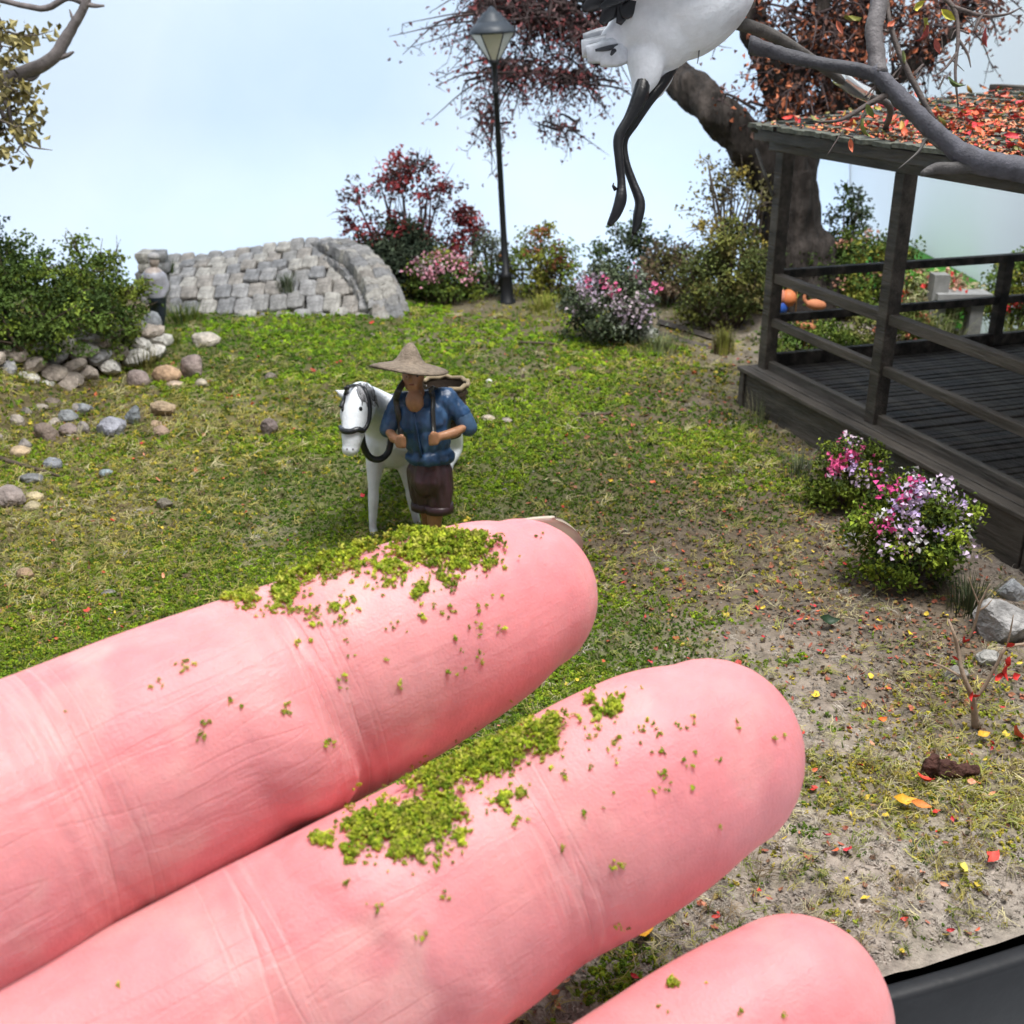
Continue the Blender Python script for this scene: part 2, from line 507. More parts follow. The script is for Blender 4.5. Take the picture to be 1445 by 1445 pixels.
def leaf_mesh(seed, curl=0.5, ratio=0.45):
    rn = np.random.default_rng(seed)
    v = []
    xs = np.linspace(0, 1, 5)
    ws = ratio * np.array([0.08, 0.75, 1.0, 0.7, 0.03]) * (0.85 + 0.3 * rn.random(5))
    cu, tw = curl * (0.4 + rn.random()), rn.normal() * 0.5
    for x_, w_ in zip(xs, ws):
        zc = cu * (x_ - 0.5) ** 2 * 1.6
        for sgn in (-1, 0, 1):
            v.append((x_ - 0.5, sgn * w_ * 0.5, zc + abs(sgn) * w_ * 0.35 + sgn * tw * (x_ - 0.5) * 0.25 + rn.normal() * 0.015))
    f = []
    for i in range(4):
        for k in range(2):
            a = i * 3 + k
            f.append((a, a + 3, a + 4, a + 1))
    return new_mesh('leaf', np.array(v), f)
def thorny_flake(seed):
    rn = np.random.default_rng(seed)
    n = 7; v = [(0, 0, 0.05)]
    for k in range(n):
        r = 0.2 + 0.45 * rn.random(); a = k * 6.283 / n
        v.append((r * math.cos(a), r * math.sin(a), rn.random() * 0.35))
    return new_mesh('flake', np.array(v), [(0, 1 + k, 1 + (k + 1) % n) for k in range(n)], smooth_sh=False)

C_CRUMB = proto_collection('crumb', [crumb(k) for k in range(5)], M_CRUMB)
C_TUFT = proto_collection('blades', [blade_tuft(k) for k in range(5)], M_BLADE)
C_FIBRE = proto_collection('fibres', [fibre_mat(k + 40) for k in range(5)], M_BLADE)
C_LEAF = proto_collection('leaves', [leaf_mesh(k) for k in range(4)] + [thorny_flake(k) for k in range(3)], M_DRYLEAF)
NPROTO = {'crumb': 5, 'blades': 5, 'fibres': 5, 'leaves': 7}

def scatter(name, coll, pts, scl, colr, rot=None, idx=None):
    n = len(pts)
    me = bpy.data.meshes.new(name)
    me.from_pydata(np.asarray(pts).tolist(), [], [])
    if rot is None:
        rot = np.stack([RN.normal(0, 0.35, n), RN.normal(0, 0.35, n), RN.random(n) * 6.283], 1)
    if idx is None:
        idx = RN.integers(0, NPROTO[coll.name.split('.')[0]], n)
    scl = np.asarray(scl, np.float32)
    if scl.ndim == 1:
        scl = np.repeat(scl[:, None], 3, 1)
    me.attributes.new('rot', 'FLOAT_VECTOR', 'POINT').data.foreach_set('vector', np.asarray(rot, np.float32).ravel())
    me.attributes.new('scl', 'FLOAT_VECTOR', 'POINT').data.foreach_set('vector', scl.ravel())
    me.attributes.new('idx', 'INT', 'POINT').data.foreach_set('value', np.asarray(idx, np.int32))
    c4 = np.ones((n, 4), np.float32); c4[:, :3] = colr
    me.attributes.new('col', 'FLOAT_COLOR', 'POINT').data.foreach_set('color', c4.ravel())
    o = obj(name, me)
    ng = bpy.data.node_groups.new(name + '_scatter', 'GeometryNodeTree')
    ng.interface.new_socket('Geometry', in_out='INPUT', socket_type='NodeSocketGeometry')
    ng.interface.new_socket('Geometry', in_out='OUTPUT', socket_type='NodeSocketGeometry')
    N, L = ng.nodes, ng.links
    gi, go = N.new('NodeGroupInput'), N.new('NodeGroupOutput')
    ci = N.new('GeometryNodeCollectionInfo'); ci.inputs['Collection'].default_value = coll
    ci.inputs['Separate Children'].default_value = True; ci.inputs['Reset Children'].default_value = True
    ip = N.new('GeometryNodeInstanceOnPoints'); ip.inputs['Pick Instance'].default_value = True
    def na_(nm, t):
        q = N.new('GeometryNodeInputNamedAttribute'); q.data_type = t; q.inputs['Name'].default_value = nm
        return q.outputs['Attribute']
    L.new(gi.outputs[0], ip.inputs['Points'])
    L.new(ci.outputs[0], ip.inputs['Instance'])
    L.new(na_('idx', 'INT'), ip.inputs['Instance Index'])
    er = N.new('FunctionNodeEulerToRotation'); L.new(na_('rot', 'FLOAT_VECTOR'), er.inputs[0])
    L.new(er.outputs[0], ip.inputs['Rotation'])
    L.new(na_('scl', 'FLOAT_VECTOR'), ip.inputs['Scale'])
    L.new(ip.outputs[0], go.inputs[0])
    md = o.modifiers.new('scatter', 'NODES'); md.node_group = ng
    o['kind'] = 'stuff'
    return o
def pick(cols, n, jit=0.15):
    c = np.array(cols)[RN.integers(0, len(cols), n)]
    return np.clip(c * (1 + RN.normal(0, jit, (n, 1))), 0.003, 1)

# sample points, denser where the model lies nearer to the viewer
nS = 395000
px = RN.uniform(-620, 1820, nS); py = RN.uniform(405, 1640, nS)
b_ = -(py - 722.5) / FPX
t_ = -CAMH / (-sT + b_ * cT)
sx, sy = (px - 722.5) / FPX * t_, (cT + b_ * sT) * t_
ok = ((sx - EC[0]) / EA) ** 2 + ((sy - EC[1]) / EB) ** 2 < 0.985
# not inside the pavilion
PO = Vector((4.62, 22.3, 0)); PAN = math.radians(-71.8)
pu = (sx - PO.x) * math.cos(PAN) + (sy - PO.y) * math.sin(PAN)
pv = -(sx - PO.x) * math.sin(PAN) + (sy - PO.y) * math.cos(PAN)
ok &= ~((pu > -0.05) & (pv > 0.0) & (pv < 11))
sx, sy, px, py = sx[ok], sy[ok], px[ok], py[ok]
sz = hgt_np(sx, sy) + (f2(sx, sy, 4.0, 3, 51) - 0.5) * 0.09
gF, yF, bF = fields(sx, sy)
far = np.clip(sy / 20, 0.75, 1.25)
u_ = RN.random(len(sx))
sel = u_ < np.clip(gF * 1.35 - 0.22, 0, 1) * 0.85 + 0.006
n = sel.sum()
cg = pick([(0.14, 0.20, 0.015), (0.10, 0.155, 0.014), (0.19, 0.245, 0.018), (0.075, 0.115, 0.015), (0.19, 0.20, 0.025)], n, 0.24)
patch = smooth(0.42, 0.58, f2(sx[sel], sy[sel], 0.55, 4, 71))[:, None]
cg = cg * np.array([0.55, 0.75, 0.8]) * (1 - patch) + cg * np.array([1.1, 1.2, 1.0]) * patch
bright = smooth(23, 29, sy[sel])[:, None] * 0.7
cg = cg * (1 - bright) + cg * np.array([1.05, 1.22, 1.0]) * bright
o = scatter('moss', C_CRUMB, np.stack([sx, sy, sz + 0.012], 1)[sel], (0.022 + 0.034 * RN.random(n) ** 2) * far[sel] ** 1.5 * (0.8 + 0.55 * patch[:, 0]), cg)
tag(o, 'fine green turf crumbs spread over the ground', 'moss')
u_ = RN.random(len(sx))
sel = u_ < np.clip(gF * 0.07 + 0.004, 0, 0.1)
n = sel.sum()
o = scatter('grass', C_TUFT, np.stack([sx, sy, sz - 0.01], 1)[sel], (0.07 + 0.10 * RN.random(n)) * far[sel],
            pick([(0.15, 0.22, 0.035), (0.10, 0.15, 0.03), (0.20, 0.24, 0.06), (0.22, 0.21, 0.08)], n, 0.2))
tag(o, 'short upright green grass fibres growing through the moss', 'grass')
u_ = RN.random(len(sx))
sel = u_ < np.clip(yF * 0.07 + gF * 0.004 + 0.009, 0, 0.12)
n = sel.sum()
o = scatter('dry_grass', C_FIBRE, np.stack([sx, sy, sz + 0.02], 1)[sel], (0.10 + 0.12 * RN.random(n)) * far[sel],
            pick([(0.40, 0.34, 0.11), (0.32, 0.30, 0.08), (0.23, 0.25, 0.06), (0.44, 0.39, 0.22), (0.19, 0.14, 0.08)], n, 0.2))
tag(o, 'straw yellow dry grass fibres lying over the ground', 'dry grass')
u_ = RN.random(len(sx))
sel = u_ < np.clip(yF * 0.25 - 0.01, 0, 0.25)
n = sel.sum()
o = scatter('yellow_turf', C_CRUMB, np.stack([sx, sy, sz + 0.015], 1)[sel], (0.022 + 0.03 * RN.random(n)) * far[sel],
            pick([(0.40, 0.35, 0.045), (0.30, 0.27, 0.035), (0.20, 0.19, 0.04), (0.46, 0.36, 0.06), (0.22, 0.25, 0.03)], n, 0.2))
tag(o, 'yellow and olive turf crumbs among the dry grass', 'turf')
u_ = RN.random(len(sx))
sel = u_ < np.clip(bF * 0.17 + 0.012 + yF * 0.015, 0, 0.2)
n = sel.sum()
cl = pick([(0.22, 0.09, 0.045), (0.13, 0.07, 0.04), (0.25, 0.13, 0.07), (0.15, 0.11, 0.07), (0.32, 0.09, 0.05), (0.30, 0.22, 0.06), (0.08, 0.05, 0.03), (0.11, 0.10, 0.04)], n, 0.25)
o = scatter('leaf_litter', C_LEAF, np.stack([sx, sy, sz + 0.02], 1)[sel], (0.05 + 0.06 * RN.random(n)) * far[sel], cl)
tag(o, 'crumbled brown leaf litter scattered on the earth', 'leaf litter')
u_ = RN.random(len(sx))
sel = u_ < 0.0028 + 0.004 * np.exp(-(((px - 1230) / 220) ** 2 + ((py - 980) / 220) ** 2))
n = sel.sum()
cl = pick([(0.55, 0.05, 0.035), (0.60, 0.12, 0.05), (0.50, 0.03, 0.04), (0.62, 0.45, 0.05), (0.60, 0.25, 0.15)], n, 0.15)
o = scatter('coloured_litter', C_LEAF, np.stack([sx, sy, sz + 0.035], 1)[sel], (0.06 + 0.07 * RN.random(n)) * far[sel], cl)
tag(o, 'tiny red, orange and yellow leaf scraps scattered on the ground', 'leaf scraps')
u_ = RN.random(len(sx))
sel = (u_ < 0.02 * (1.2 - np.clip(gF + yF, 0, 1)))
n = sel.sum()
o = scatter('grit', C_CRUMB, np.stack([sx, sy, sz + 0.005], 1)[sel], (0.010 + 0.022 * RN.random(n) ** 3) * far[sel],
            pick([(0.35, 0.32, 0.29), (0.22, 0.19, 0.17), (0.42, 0.36, 0.31), (0.13, 0.11, 0.10)], n, 0.2))
tag(o, 'fine grey and tan grit on the bare earth', 'grit')
u_ = RN.random(len(sx))
sel = u_ < 0.17 * (1.1 - np.clip(gF + yF * 0.6, 0, 1))
n = sel.sum()
gl = (np.array([0.34, 0.295, 0.255])[None] * (1 - 0.65 * np.clip(bF[sel], 0, 1))[:, None]) * (0.55 + 0.8 * f2(sx[sel], sy[sel], 1.6, 4, 61))[:, None] * (1 + RN.normal(0, 0.2, (n, 1)))
o = scatter('earth_crumbs', C_CRUMB, np.stack([sx, sy, sz - 0.004], 1)[sel], np.stack([0.03 + 0.035 * RN.random(n), 0.02 + 0.03 * RN.random(n), 0.014 + 0.016 * RN.random(n)], 1) * far[sel][:, None], np.clip(gl, 0.02, 0.7))
tag(o, 'rough grey-brown crumbs of earth covering the bare ground', 'earth')
u_ = RN.random(len(sx))
sel = u_ < 0.035 * (1.1 - np.clip(gF + yF * 0.5, 0, 1))
n = sel.sum()
o = scatter('earth_fibres', C_FIBRE, np.stack([sx, sy, sz + 0.012], 1)[sel], (0.06 + 0.08 * RN.random(n)) * far[sel],
            pick([(0.36, 0.32, 0.27), (0.22, 0.19, 0.15), (0.12, 0.10, 0.08), (0.30, 0.24, 0.17), (0.42, 0.38, 0.32)], n, 0.2))
tag(o, 'short grey and brown fibres matted into the bare earth', 'fibres')
# ------------------------------------------------------------------ stones
def stone_mesh(size, seed, angular=0.5, sub=2, colr=(0.4, 0.38, 0.35), jit=0.22, fine=0.05):
    v = (IV3 if sub == 3 else IV2).copy()
    F_ = IF3 if sub == 3 else IF2
    rn = np.random.default_rng(seed)
    # cut by random planes for facets
    for k in range(int(4 + angular * 14)):
        nrm = rn.normal(size=3); nrm /= np.linalg.norm(nrm)
        d = 0.62 + 0.3 * rn.random() if angular > 0.3 else 0.85 + 0.12 * rn.random()
        h = v @ nrm - d
        v = v - np.where(h > 0, h, 0)[:, None] * nrm[None] * (0.5 + 0.5 * angular)
    v = v * (1 + jit * (fbm(v * 1.3 + seed * 3.7, 3, seed) - 0.5) * 2)[:, None]
    v = v * (1 + 1.6 * fine * (fbm(v * 4 + seed, 3, seed) - 0.5) * 2)[:, None]
    v = v * np.array(size)[None]
    c = np.array(colr)[None] * (0.8 + 0.4 * fbm(v * 6 / max(size) * 0.3 + seed, 3, seed + 3))[:, None]
    return new_mesh('stone', v, F_, c, smooth_sh=angular < 0.6)
def block_mesh(sx_, sy_, sz_, seed, colr, n=4, rough=0.1):
    """a roughly squared stone with worn edges"""
    mb = MB(); rn = np.random.default_rng(seed)
    lin = np.linspace(-1, 1, n + 1)
    vs, fs = [], []
    for ax in range(3):
        for sg in (-1, 1):
            o0 = len(vs)
            for a in lin:
                for b in lin:
                    q = [0, 0, 0]; q[ax] = sg; q[(ax + 1) % 3] = a; q[(ax + 2) % 3] = b
                    vs.append(q)
            for i in range(n):
                for j in range(n):
                    A_ = o0 + i * (n + 1) + j
                    q = (A_, A_ + n + 1, A_ + n + 2, A_ + 1)
                    fs.append(q if sg > 0 else q[::-1])
    v = np.array(vs, float)
    l = (np.abs(v) ** 7).sum(1) ** (1 / 7)
    v = v / l[:, None]
    v = v * (1 + rough * 2 * (fbm(v * 1.7 + seed * 5.3, 3, seed) - 0.5))[:, None]
    v = v * np.array([sx_, sy_, sz_])[None]
    c = np.array(colr)[None] * (0.7 + 0.6 * fbm(v * 5 + seed, 3, seed + 1))[:, None]
    return new_mesh('stone', v, fs, c)

def rock(px, py, wpx, hpx, seed, colr, angular, label, name='rock', tilt=0.0, cat='rock', grp=None, sub=3, depth=1.0):
    p = GG(px, py)
    d = proj(p.x, p.y, p.z)[2]
    a, c_ = wpx / FPX * d / 2, hpx / FPX * d / 2 * 1.05
    me = stone_mesh((a, a * 0.8 * depth, c_), seed, angular, sub, colr)
    o = obj(name, me, M_STONE)
    o.location = (p.x, p.y + a * 0.5, p.z + c_ * 0.46)
    o.rotation_euler = (0, tilt, R.uniform(-0.4, 0.4))
    return tag(o, label, cat, grp)
TAN, GREY, BRN, PALE, MAUV = (0.42, 0.30, 0.21), (0.30, 0.30, 0.31), (0.20, 0.155, 0.13), (0.48, 0.43, 0.37), (0.30, 0.24, 0.22)
rock(287, 490, 46, 26, 1, PALE, 0.75, 'flat-topped pale boulder lying below the stone bridge', 'boulder', cat='boulder')
rock(270, 532, 36, 42, 2, MAUV, 0.35, 'upright brown boulder right of the tan egg-shaped stone', 'boulder', cat='boulder')
rock(232, 538, 40, 26, 3, (0.46, 0.31, 0.2), 0.05, 'smooth tan egg-shaped stone beside the upright brown boulder')
rock(193, 546, 34, 30, 4, MAUV, 0.1, 'rounded mauve stone left of the tan egg-shaped stone')
rock(228, 588, 44, 26, 5, (0.36, 0.27, 0.18), 0.9, 'angular tan rock with a dark undercut side')
rock(154, 616, 46, 36, 6, (0.30, 0.30, 0.34), 0.9, 'jagged blue-grey rock with a bright broken face', tilt=0.1)
rock(186, 600, 22, 38, 7, (0.24, 0.26, 0.28), 0.9, 'thin upright slate-grey rock leaning behind the jagged blue-grey one', tilt=0.35)
rock(219, 606, 18, 16, 8, TAN, 0.1, 'small round tan pebble under the angular tan rock', 'pebble', cat='pebble')
rock(227, 616, 24, 18, 9, (0.36, 0.26, 0.2), 0.1, 'pinkish tan pebble touching the small round tan one', 'pebble', cat='pebble')
rock(379, 613, 28, 28, 10, (0.20, 0.16, 0.15), 0.6, 'squarish dark brown rock alone on the grass', sub=3)
rock(381, 536, 20, 14, 11, (0.22, 0.19, 0.16), 0.5, 'small brown stone on the bright grass, farthest of the lone stones')
rock(232, 718, 28, 18, 12, (0.17, 0.15, 0.12), 0.9, 'dark wedge-shaped stone half buried in moss')
rock(64, 622, 46, 26, 13, (0.23, 0.18, 0.15), 0.5, 'long brown rock leaning in the rubble below the hedge', tilt=0.6)
rock(95, 614, 28, 20, 14, (0.25, 0.2, 0.18), 0.6, 'small purple-brown stone right of the long leaning rock')
rock(27, 645, 32, 18, 15, (0.50, 0.38, 0.25), 0.1, 'smooth sandy stone in the rubble below the hedge')
rock(72, 662, 30, 18, 16, (0.26, 0.27, 0.29), 0.3, 'grey rounded stone in the yellow grass')
rock(42, 684, 40, 16, 17, (0.2, 0.2, 0.2), 0.8, 'flat dark grey slab lying in the yellow grass')
rock(8, 715, 48, 36, 18, (0.30, 0.25, 0.23), 0.1, 'large smooth grey-brown stone cut by the left edge of the view')
rock(47, 708, 26, 16, 19, (0.52, 0.43, 0.27), 0.05, 'cream coloured oval pebble on top of another in the yellow grass', 'pebble', cat='pebble')
rock(44, 722, 26, 16, 20, (0.40, 0.34, 0.22), 0.05, 'olive tan pebble below the cream oval one', 'pebble', cat='pebble')
rock(148, 672, 18, 12, 21, (0.30, 0.36, 0.38), 0.2, 'tiny bluish pebble alone in the yellow grass', 'pebble', cat='pebble')
rock(34, 818, 26, 20, 22, (0.36, 0.25, 0.16), 0.2, 'brown pebble in the moss just above the index finger, near the left edge', 'pebble', cat='pebble')
rock(152, 842, 24, 10, 23, (0.22, 0.2, 0.18), 0.6, 'thin grey stone chip on the moss above the index finger', 'pebble', cat='pebble')
rock(246, 547, 26, 12, 24, (0.48, 0.37, 0.28), 0.5, 'flat pinkish stone chip below the tan egg-shaped stone', 'pebble', cat='pebble')
rock(284, 546, 20, 14, 25, (0.44, 0.38, 0.3), 0.4, 'pale stone chip below the upright brown boulder', 'pebble', cat='pebble')
rock(690, 596, 24, 12, 26, (0.50, 0.42, 0.33), 0.9, 'pale flat stone chip beside the figure with the basket', 'pebble', cat='pebble')
rock(715, 598, 20, 10, 27, (0.34, 0.29, 0.25), 0.9, 'grey brown stone chip, rightmost of two beside the figure', 'pebble', cat='pebble')
rock(690, 541, 9, 8, 28, (0.7, 0.68, 0.64), 0.2, 'tiny white pebble behind the figure with the basket', 'pebble', cat='pebble')
rock(1417, 905, 90, 78, 29, (0.30, 0.29, 0.285), 0.85, 'large grey boulder at the foot of the pavilion plinth', 'boulder', cat='boulder', depth=1.2)
rock(1432, 848, 40, 40, 30, (0.36, 0.37, 0.39), 0.95, 'bright broken grey rock standing on the large boulder by the pavilion')
rock(1352, 962, 40, 26, 31, (0.24, 0.22, 0.2), 0.8, 'low grey stone behind the bare twigs')
rock(1398, 940, 36, 26, 34, (0.34, 0.33, 0.31), 0.85, 'cracked grey stone chip in front of the large boulder')
rock(905, 480, 60, 22, 32, (0.36, 0.37, 0.34), 0.3, 'flat grey-green stone under the flowering bush')
rock(845, 480, 26, 16, 33, (0.25, 0.24, 0.2), 0.4, 'small grey stone left of the flat grey-green stone')
for k in range(15):
    x_, y_ = R.uniform(-20, 135), 0
    y_ = 560 + R.uniform(0, 70) + (135 - x_) * 0.12
    rock(x_, y_, R.uniform(16, 34), R.uniform(12, 24), 120 + k, R.choice([(0.30, 0.27, 0.25), (0.40, 0.35, 0.30), (0.22, 0.18, 0.15), (0.46, 0.43, 0.39), (0.26, 0.27, 0.28)]), R.uniform(0.75, 0.98),
         'small rubble stone in the pile at the foot of the stone wall', 'rubble_stone', cat='stone', grp='rubble below the stone wall', sub=2)
# bitten seed husk lying in front of the twigs
p = GG(1335, 1095)
mb = MB()
add_ell(mb, (-0.16, 0, 0.12), (0.09, 0.09, 0.13)); add_ell(mb, (0.04, 0, 0.08), (0.2, 0.1, 0.075)); add_ell(mb, (0.24, 0.02, 0.06), (0.1, 0.07, 0.05)); add_ell(mb, (0.06, 0, 0.15), (0.045, .045, .05))
me = remesh(mb, 'husk', 0.014, 2)
v = verts_np(me); set_col(me, np.array([0.075, 0.035, 0.028]) * (0.6 + 0.9 * fbm(v * 9, 3, 4))[:, None])
me.vertices.foreach_set('co', (v + normals_np(me) * ((fbm(v * 14, 3, 9) - 0.5) * 0.11)[:, None]).astype(np.float32).ravel())
o = obj('seed_husk', me, M_STONE); o.location = p
tag(o, 'dark brown shrivelled seed husk lying on the earth', 'seed husk')

# ------------------------------------------------------------------ dry stone wall on the left
wroot = empty('dry_stone_wall', (-9.6, 21.6, 0))
rn = np.random.default_rng(5)
A0, A1 = Vector((-11.3, 20.2, 0)), Vector((-8.15, 26.6, 0))
for row in range(4):
    n = 11
    for k in range(n):
        t = (k + 0.5 * (row % 2)) / n
        b = A0.lerp(A1, t)
        s = 0.25 + 0.11 * rn.random()
        c = [(0.50, 0.48, 0.44), (0.33, 0.33, 0.34), (0.42, 0.36, 0.31), (0.24, 0.25, 0.26), (0.60, 0.58, 0.54)][rn.integers(5)]
        o = obj('stone', stone_mesh((s * 1.25, s, s * 0.72), 200 + row * 20 + k, 0.8, 2, c), M_STONE, wroot)
        o.location = b + Vector((rn.normal() * 0.08 - row * 0.1, 0.05 * row + rn.normal() * 0.06, 0.12 + row * 0.29 * (1 - 0.25 * t))) - wroot.location
        o.rotation_euler = (rn.normal() * 0.25, rn.normal() * 0.25, 1.1 + rn.normal() * 0.3)
tag(wroot, 'low dry stone wall of pale broken stones under the hedge', 'wall')

# ------------------------------------------------------------------ arched stone bridge at the back
broot = empty('stone_bridge', (-5.6, 31.2, 0))
def deck(a, b):
    n0, n1 = PY(232, 458, 30.2), PY(545, 452, 30.2)
    f0, f1 = PY(236, 372, 33.4), PY(470, 346, 33.4)
    p0 = n0.lerp(n1, a); p1 = f0.lerp(f1, a)
    q = p0.lerp(p1, b)
    q.z += 0.22 * math.sin(math.pi * min(1, b))
    return q
nc, nrw = 12, 6
coff = np.random.default_rng(55).uniform(-0.16, 0.16, 12)
tone = [(0.29, 0.285, 0.285), (0.25, 0.245, 0.24), (0.34, 0.325, 0.30), (0.275, 0.255, 0.235), (0.215, 0.215, 0.22)]
for r_ in range(nrw + 1):
    for k in range(nc):
        a0, b0 = (k + 0.5) / nc, (r_ + coff[k] + rn.normal() * 0.06) / nrw
        if b0 > 1.05 or b0 < -0.05:
            continue
        c = deck(a0, b0)
        ea = (deck(a0 + 0.04, b0) - deck(a0 - 0.04, b0)); eb = (deck(a0, b0 + 0.04) - deck(a0, b0 - 0.04))
        wa = ea.length / 0.08 / nc * 0.5; wb = eb.length / 0.08 / nrw * 0.5
        o = obj('stone', block_mesh(wa * 0.97, wb * (0.96 + 0.06 * rn.random()), 0.12, 300 + r_ * 31 + k, tone[rn.integers(5)], 7, 0.16), M_STONE, broot)
        X = ea.normalized(); Z = X.cross(eb).normalized(); Y = Z.cross(X)
        o.matrix_local = Matrix.Translation(c + Z * rn.normal() * 0.03 - broot.location) @ Matrix((X, Y, Z)).transposed().to_4x4() @ Euler((rn.normal() * 0.05, rn.normal() * 0.05, rn.normal() * 0.04)).to_matrix().to_4x4()
# core under the stones
v, f = [], []
for i in range(9):
    for j in range(9):
        q = deck(i / 8, j / 8) - Vector((0, -0.05, 0.16)); v.append(tuple(q - broot.location))
for i in range(8):
    for j in range(8):
        A_ = i * 9 + j; f.append((A_, A_ + 9, A_ + 10, A_ + 1))
core = MB().add(v, f, (0.085, 0.08, 0.065))
lo = [tuple(Vector(q) * 1.0) for q in v]
base_v = []
for e in ([i * 9 for i in range(9)], [i * 9 + 8 for i in range(9)]):
    top = [v[i] for i in e]; bot = [(q[0], q[1], -0.4) for q in top]
    core.add(top + bot, [(i, i + 1, i + 10, i + 9) for i in range(8)], (0.085, 0.08, 0.065))
core.build('bridge_core', M_STONE, broot)
# curved parapet on the far side of the deck
path, _ = catmull([PY(548, 448, 30.2), PY(532, 398, 30.9), PY(508, 362, 31.8), PY(478, 346, 32.7), PY(455, 344, 33.6)], None, 5)
for i in range(0, len(path), 1):
    c = Vector(path[i]); t = Vector(path[min(i + 1, len(path) - 1)]) - Vector(path[max(0, i - 1)])
    t.normalize(); s = t.cross(Vector((0, 0, 1))).normalized(); u2 = s.cross(t)
    for k, (ds, du) in enumerate(((-0.2, 0.0), (0.2, 0.02), (0.46, -0.22), (0.55, -0.62), (-0.3, -0.38))):
        cc = c + s * ds + u2 * (du - 0.1)
        o = obj('stone', block_mesh(0.235, 0.2, 0.2, 600 + i * 7 + k, tone[rn.integers(5)], 4, 0.24), M_STONE, broot)
        o.matrix_local = Matrix.Translation(cc - broot.location) @ Matrix((s, t, u2)).transposed().to_4x4() @ Euler((rn.normal() * 0.12, rn.normal() * 0.12, rn.normal() * 0.12)).to_matrix().to_4x4()
# pillar that ends the near parapet
for k in range(7):
    y_ = 449 - 14.5 * k
    for j in (0, 1):
        q = PY(206 + 19 * j + (k % 2) * 3, y_, 30.5)
        o = obj('stone', block_mesh(0.2, 0.3, 0.15, 800 + k * 2 + j, tone[rn.integers(5)], 4, 0.16), M_STONE, broot)
        o.location = q - broot.location
        o.rotation_euler = (rn.normal() * .05, rn.normal() * .05, rn.normal() * .1)
tag(broot, 'arched bridge of weathered grey stone blocks at the back of the lawn', 'bridge')

# ------------------------------------------------------------------ pavilion
proot = empty('pavilion', (PO.x, PO.y, 0.0), PAN)
ZP = 0.85
rw = np.random.default_rng(3)
def wcol(a=1.0):
    return np.array([0.047, 0.038, 0.031]) * a * (0.8 + 0.45 * rw.random()) * (1 + np.array([0.06, 0, -0.05]) * rw.normal())
def wbox(name, lo, hi, colr=None, par=None, bev=0.012, m=None):
    import bmesh
    bm = bmesh.new()
    bmesh.ops.create_cube(bm, size=1)
    for q in bm.verts:
        q.co = Vector([(lo[i] + hi[i]) / 2 + q.co[i] * (hi[i] - lo[i]) for i in range(3)])
    bmesh.ops.bevel(bm, geom=bm.edges[:], offset=bev, segments=1, affect='EDGES')
    me = bpy.data.meshes.new(name); bm.to_mesh(me); bm.free()
    set_col(me, colr if colr is not None else wcol())
    return obj(name, me, m or M_WOOD, par or proot)
UL, VL = 12.2, 9.0
greyp = (0.084, 0.074, 0.064)
# plinth panels, ledge, sills
for k in range(3):
    u0, u1 = UL * k / 3, UL * (k + 1) / 3
    wbox('plinth_panel', (u0 + 0.02, 0.06, -0.4), (u1 - 0.02, 0.2, ZP - 0.1), np.array(greyp) * (0.9 + 0.2 * rw.random()))
for k in range(3):
    v0, v1 = 0.2 + (VL - 0.2) * k / 3, 0.2 + (VL - 0.2) * (k + 1) / 3
    wbox('plinth_panel', (0.05, v0 + 0.02, -0.4), (0.19, v1 - 0.02, ZP - 0.1), np.array(greyp) * 0.9)
wbox('corner_board', (-0.005, 0.0, -0.4), (0.16, 0.055, ZP - 0.1), np.array(greyp) * 1.05)
wbox('ledge', (-0.04, -0.05, ZP - 0.1), (UL, 0.17, ZP - 0.02), np.array(greyp) * 1.1)
wbox('ledge', (-0.03, 0.175, ZP - 0.1), (0.17, VL, ZP - 0.02), np.array(greyp) * 1.0)
wbox('inner_ledge', (0.175, 0.175, ZP - 0.1), (UL, 0.36, ZP + 0.0), np.array(greyp) * 0.95)
wbox('sill', (0.30, 0.36, ZP - 0.06), (UL, 0.5, ZP + 0.17), np.array(greyp) * 1.05)
wbox('sill', (0.12, 0.52, ZP - 0.06), (0.28, VL, ZP + 0.24), wcol(0.55))
# floor boards running across the pavilion
nb = 62
for k in range(nb):
    u0 = 0.31 + (UL - 0.4) * k / nb; u1 = 0.31 + (UL - 0.4) * (k + 1) / nb
    dz = rw.normal() * 0.008
    wbox('floor_board', (u0 + 0.012, 0.52, ZP - 0.12), (u1 - 0.012, VL, ZP + dz), wcol(1.15) * np.array([0.95, 0.97, 1.08]), bev=0.01)
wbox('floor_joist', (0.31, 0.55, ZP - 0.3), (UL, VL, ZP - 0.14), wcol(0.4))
# posts
PT = 5.0
for u_p in (0.34, 4.0, 7.9, 11.9):
    wbox('post', (u_p - 0.13, 0.27, ZP - 0.05), (u_p + 0.13, 0.53, PT), wcol(1.25))
    wbox('post', (u_p - 0.13, 8.3, ZP - 0.05), (u_p + 0.13, 8.56, PT), wcol(1.1))
wbox('rail_post', (0.1, 5.9, ZP), (0.32, 6.12, 2.76), wcol(0.8))
# rails: long side
segs = [(0.47, 3.87), (4.13, 7.77), (8.03, 11.77)]
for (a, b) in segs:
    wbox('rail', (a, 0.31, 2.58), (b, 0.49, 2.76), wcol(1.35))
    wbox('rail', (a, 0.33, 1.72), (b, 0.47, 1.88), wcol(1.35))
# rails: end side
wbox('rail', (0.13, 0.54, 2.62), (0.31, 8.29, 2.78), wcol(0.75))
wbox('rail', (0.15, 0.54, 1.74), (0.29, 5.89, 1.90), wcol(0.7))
wbox('rail', (0.15, 6.13, 1.74), (0.29, 8.29, 1.90), wcol(0.7))
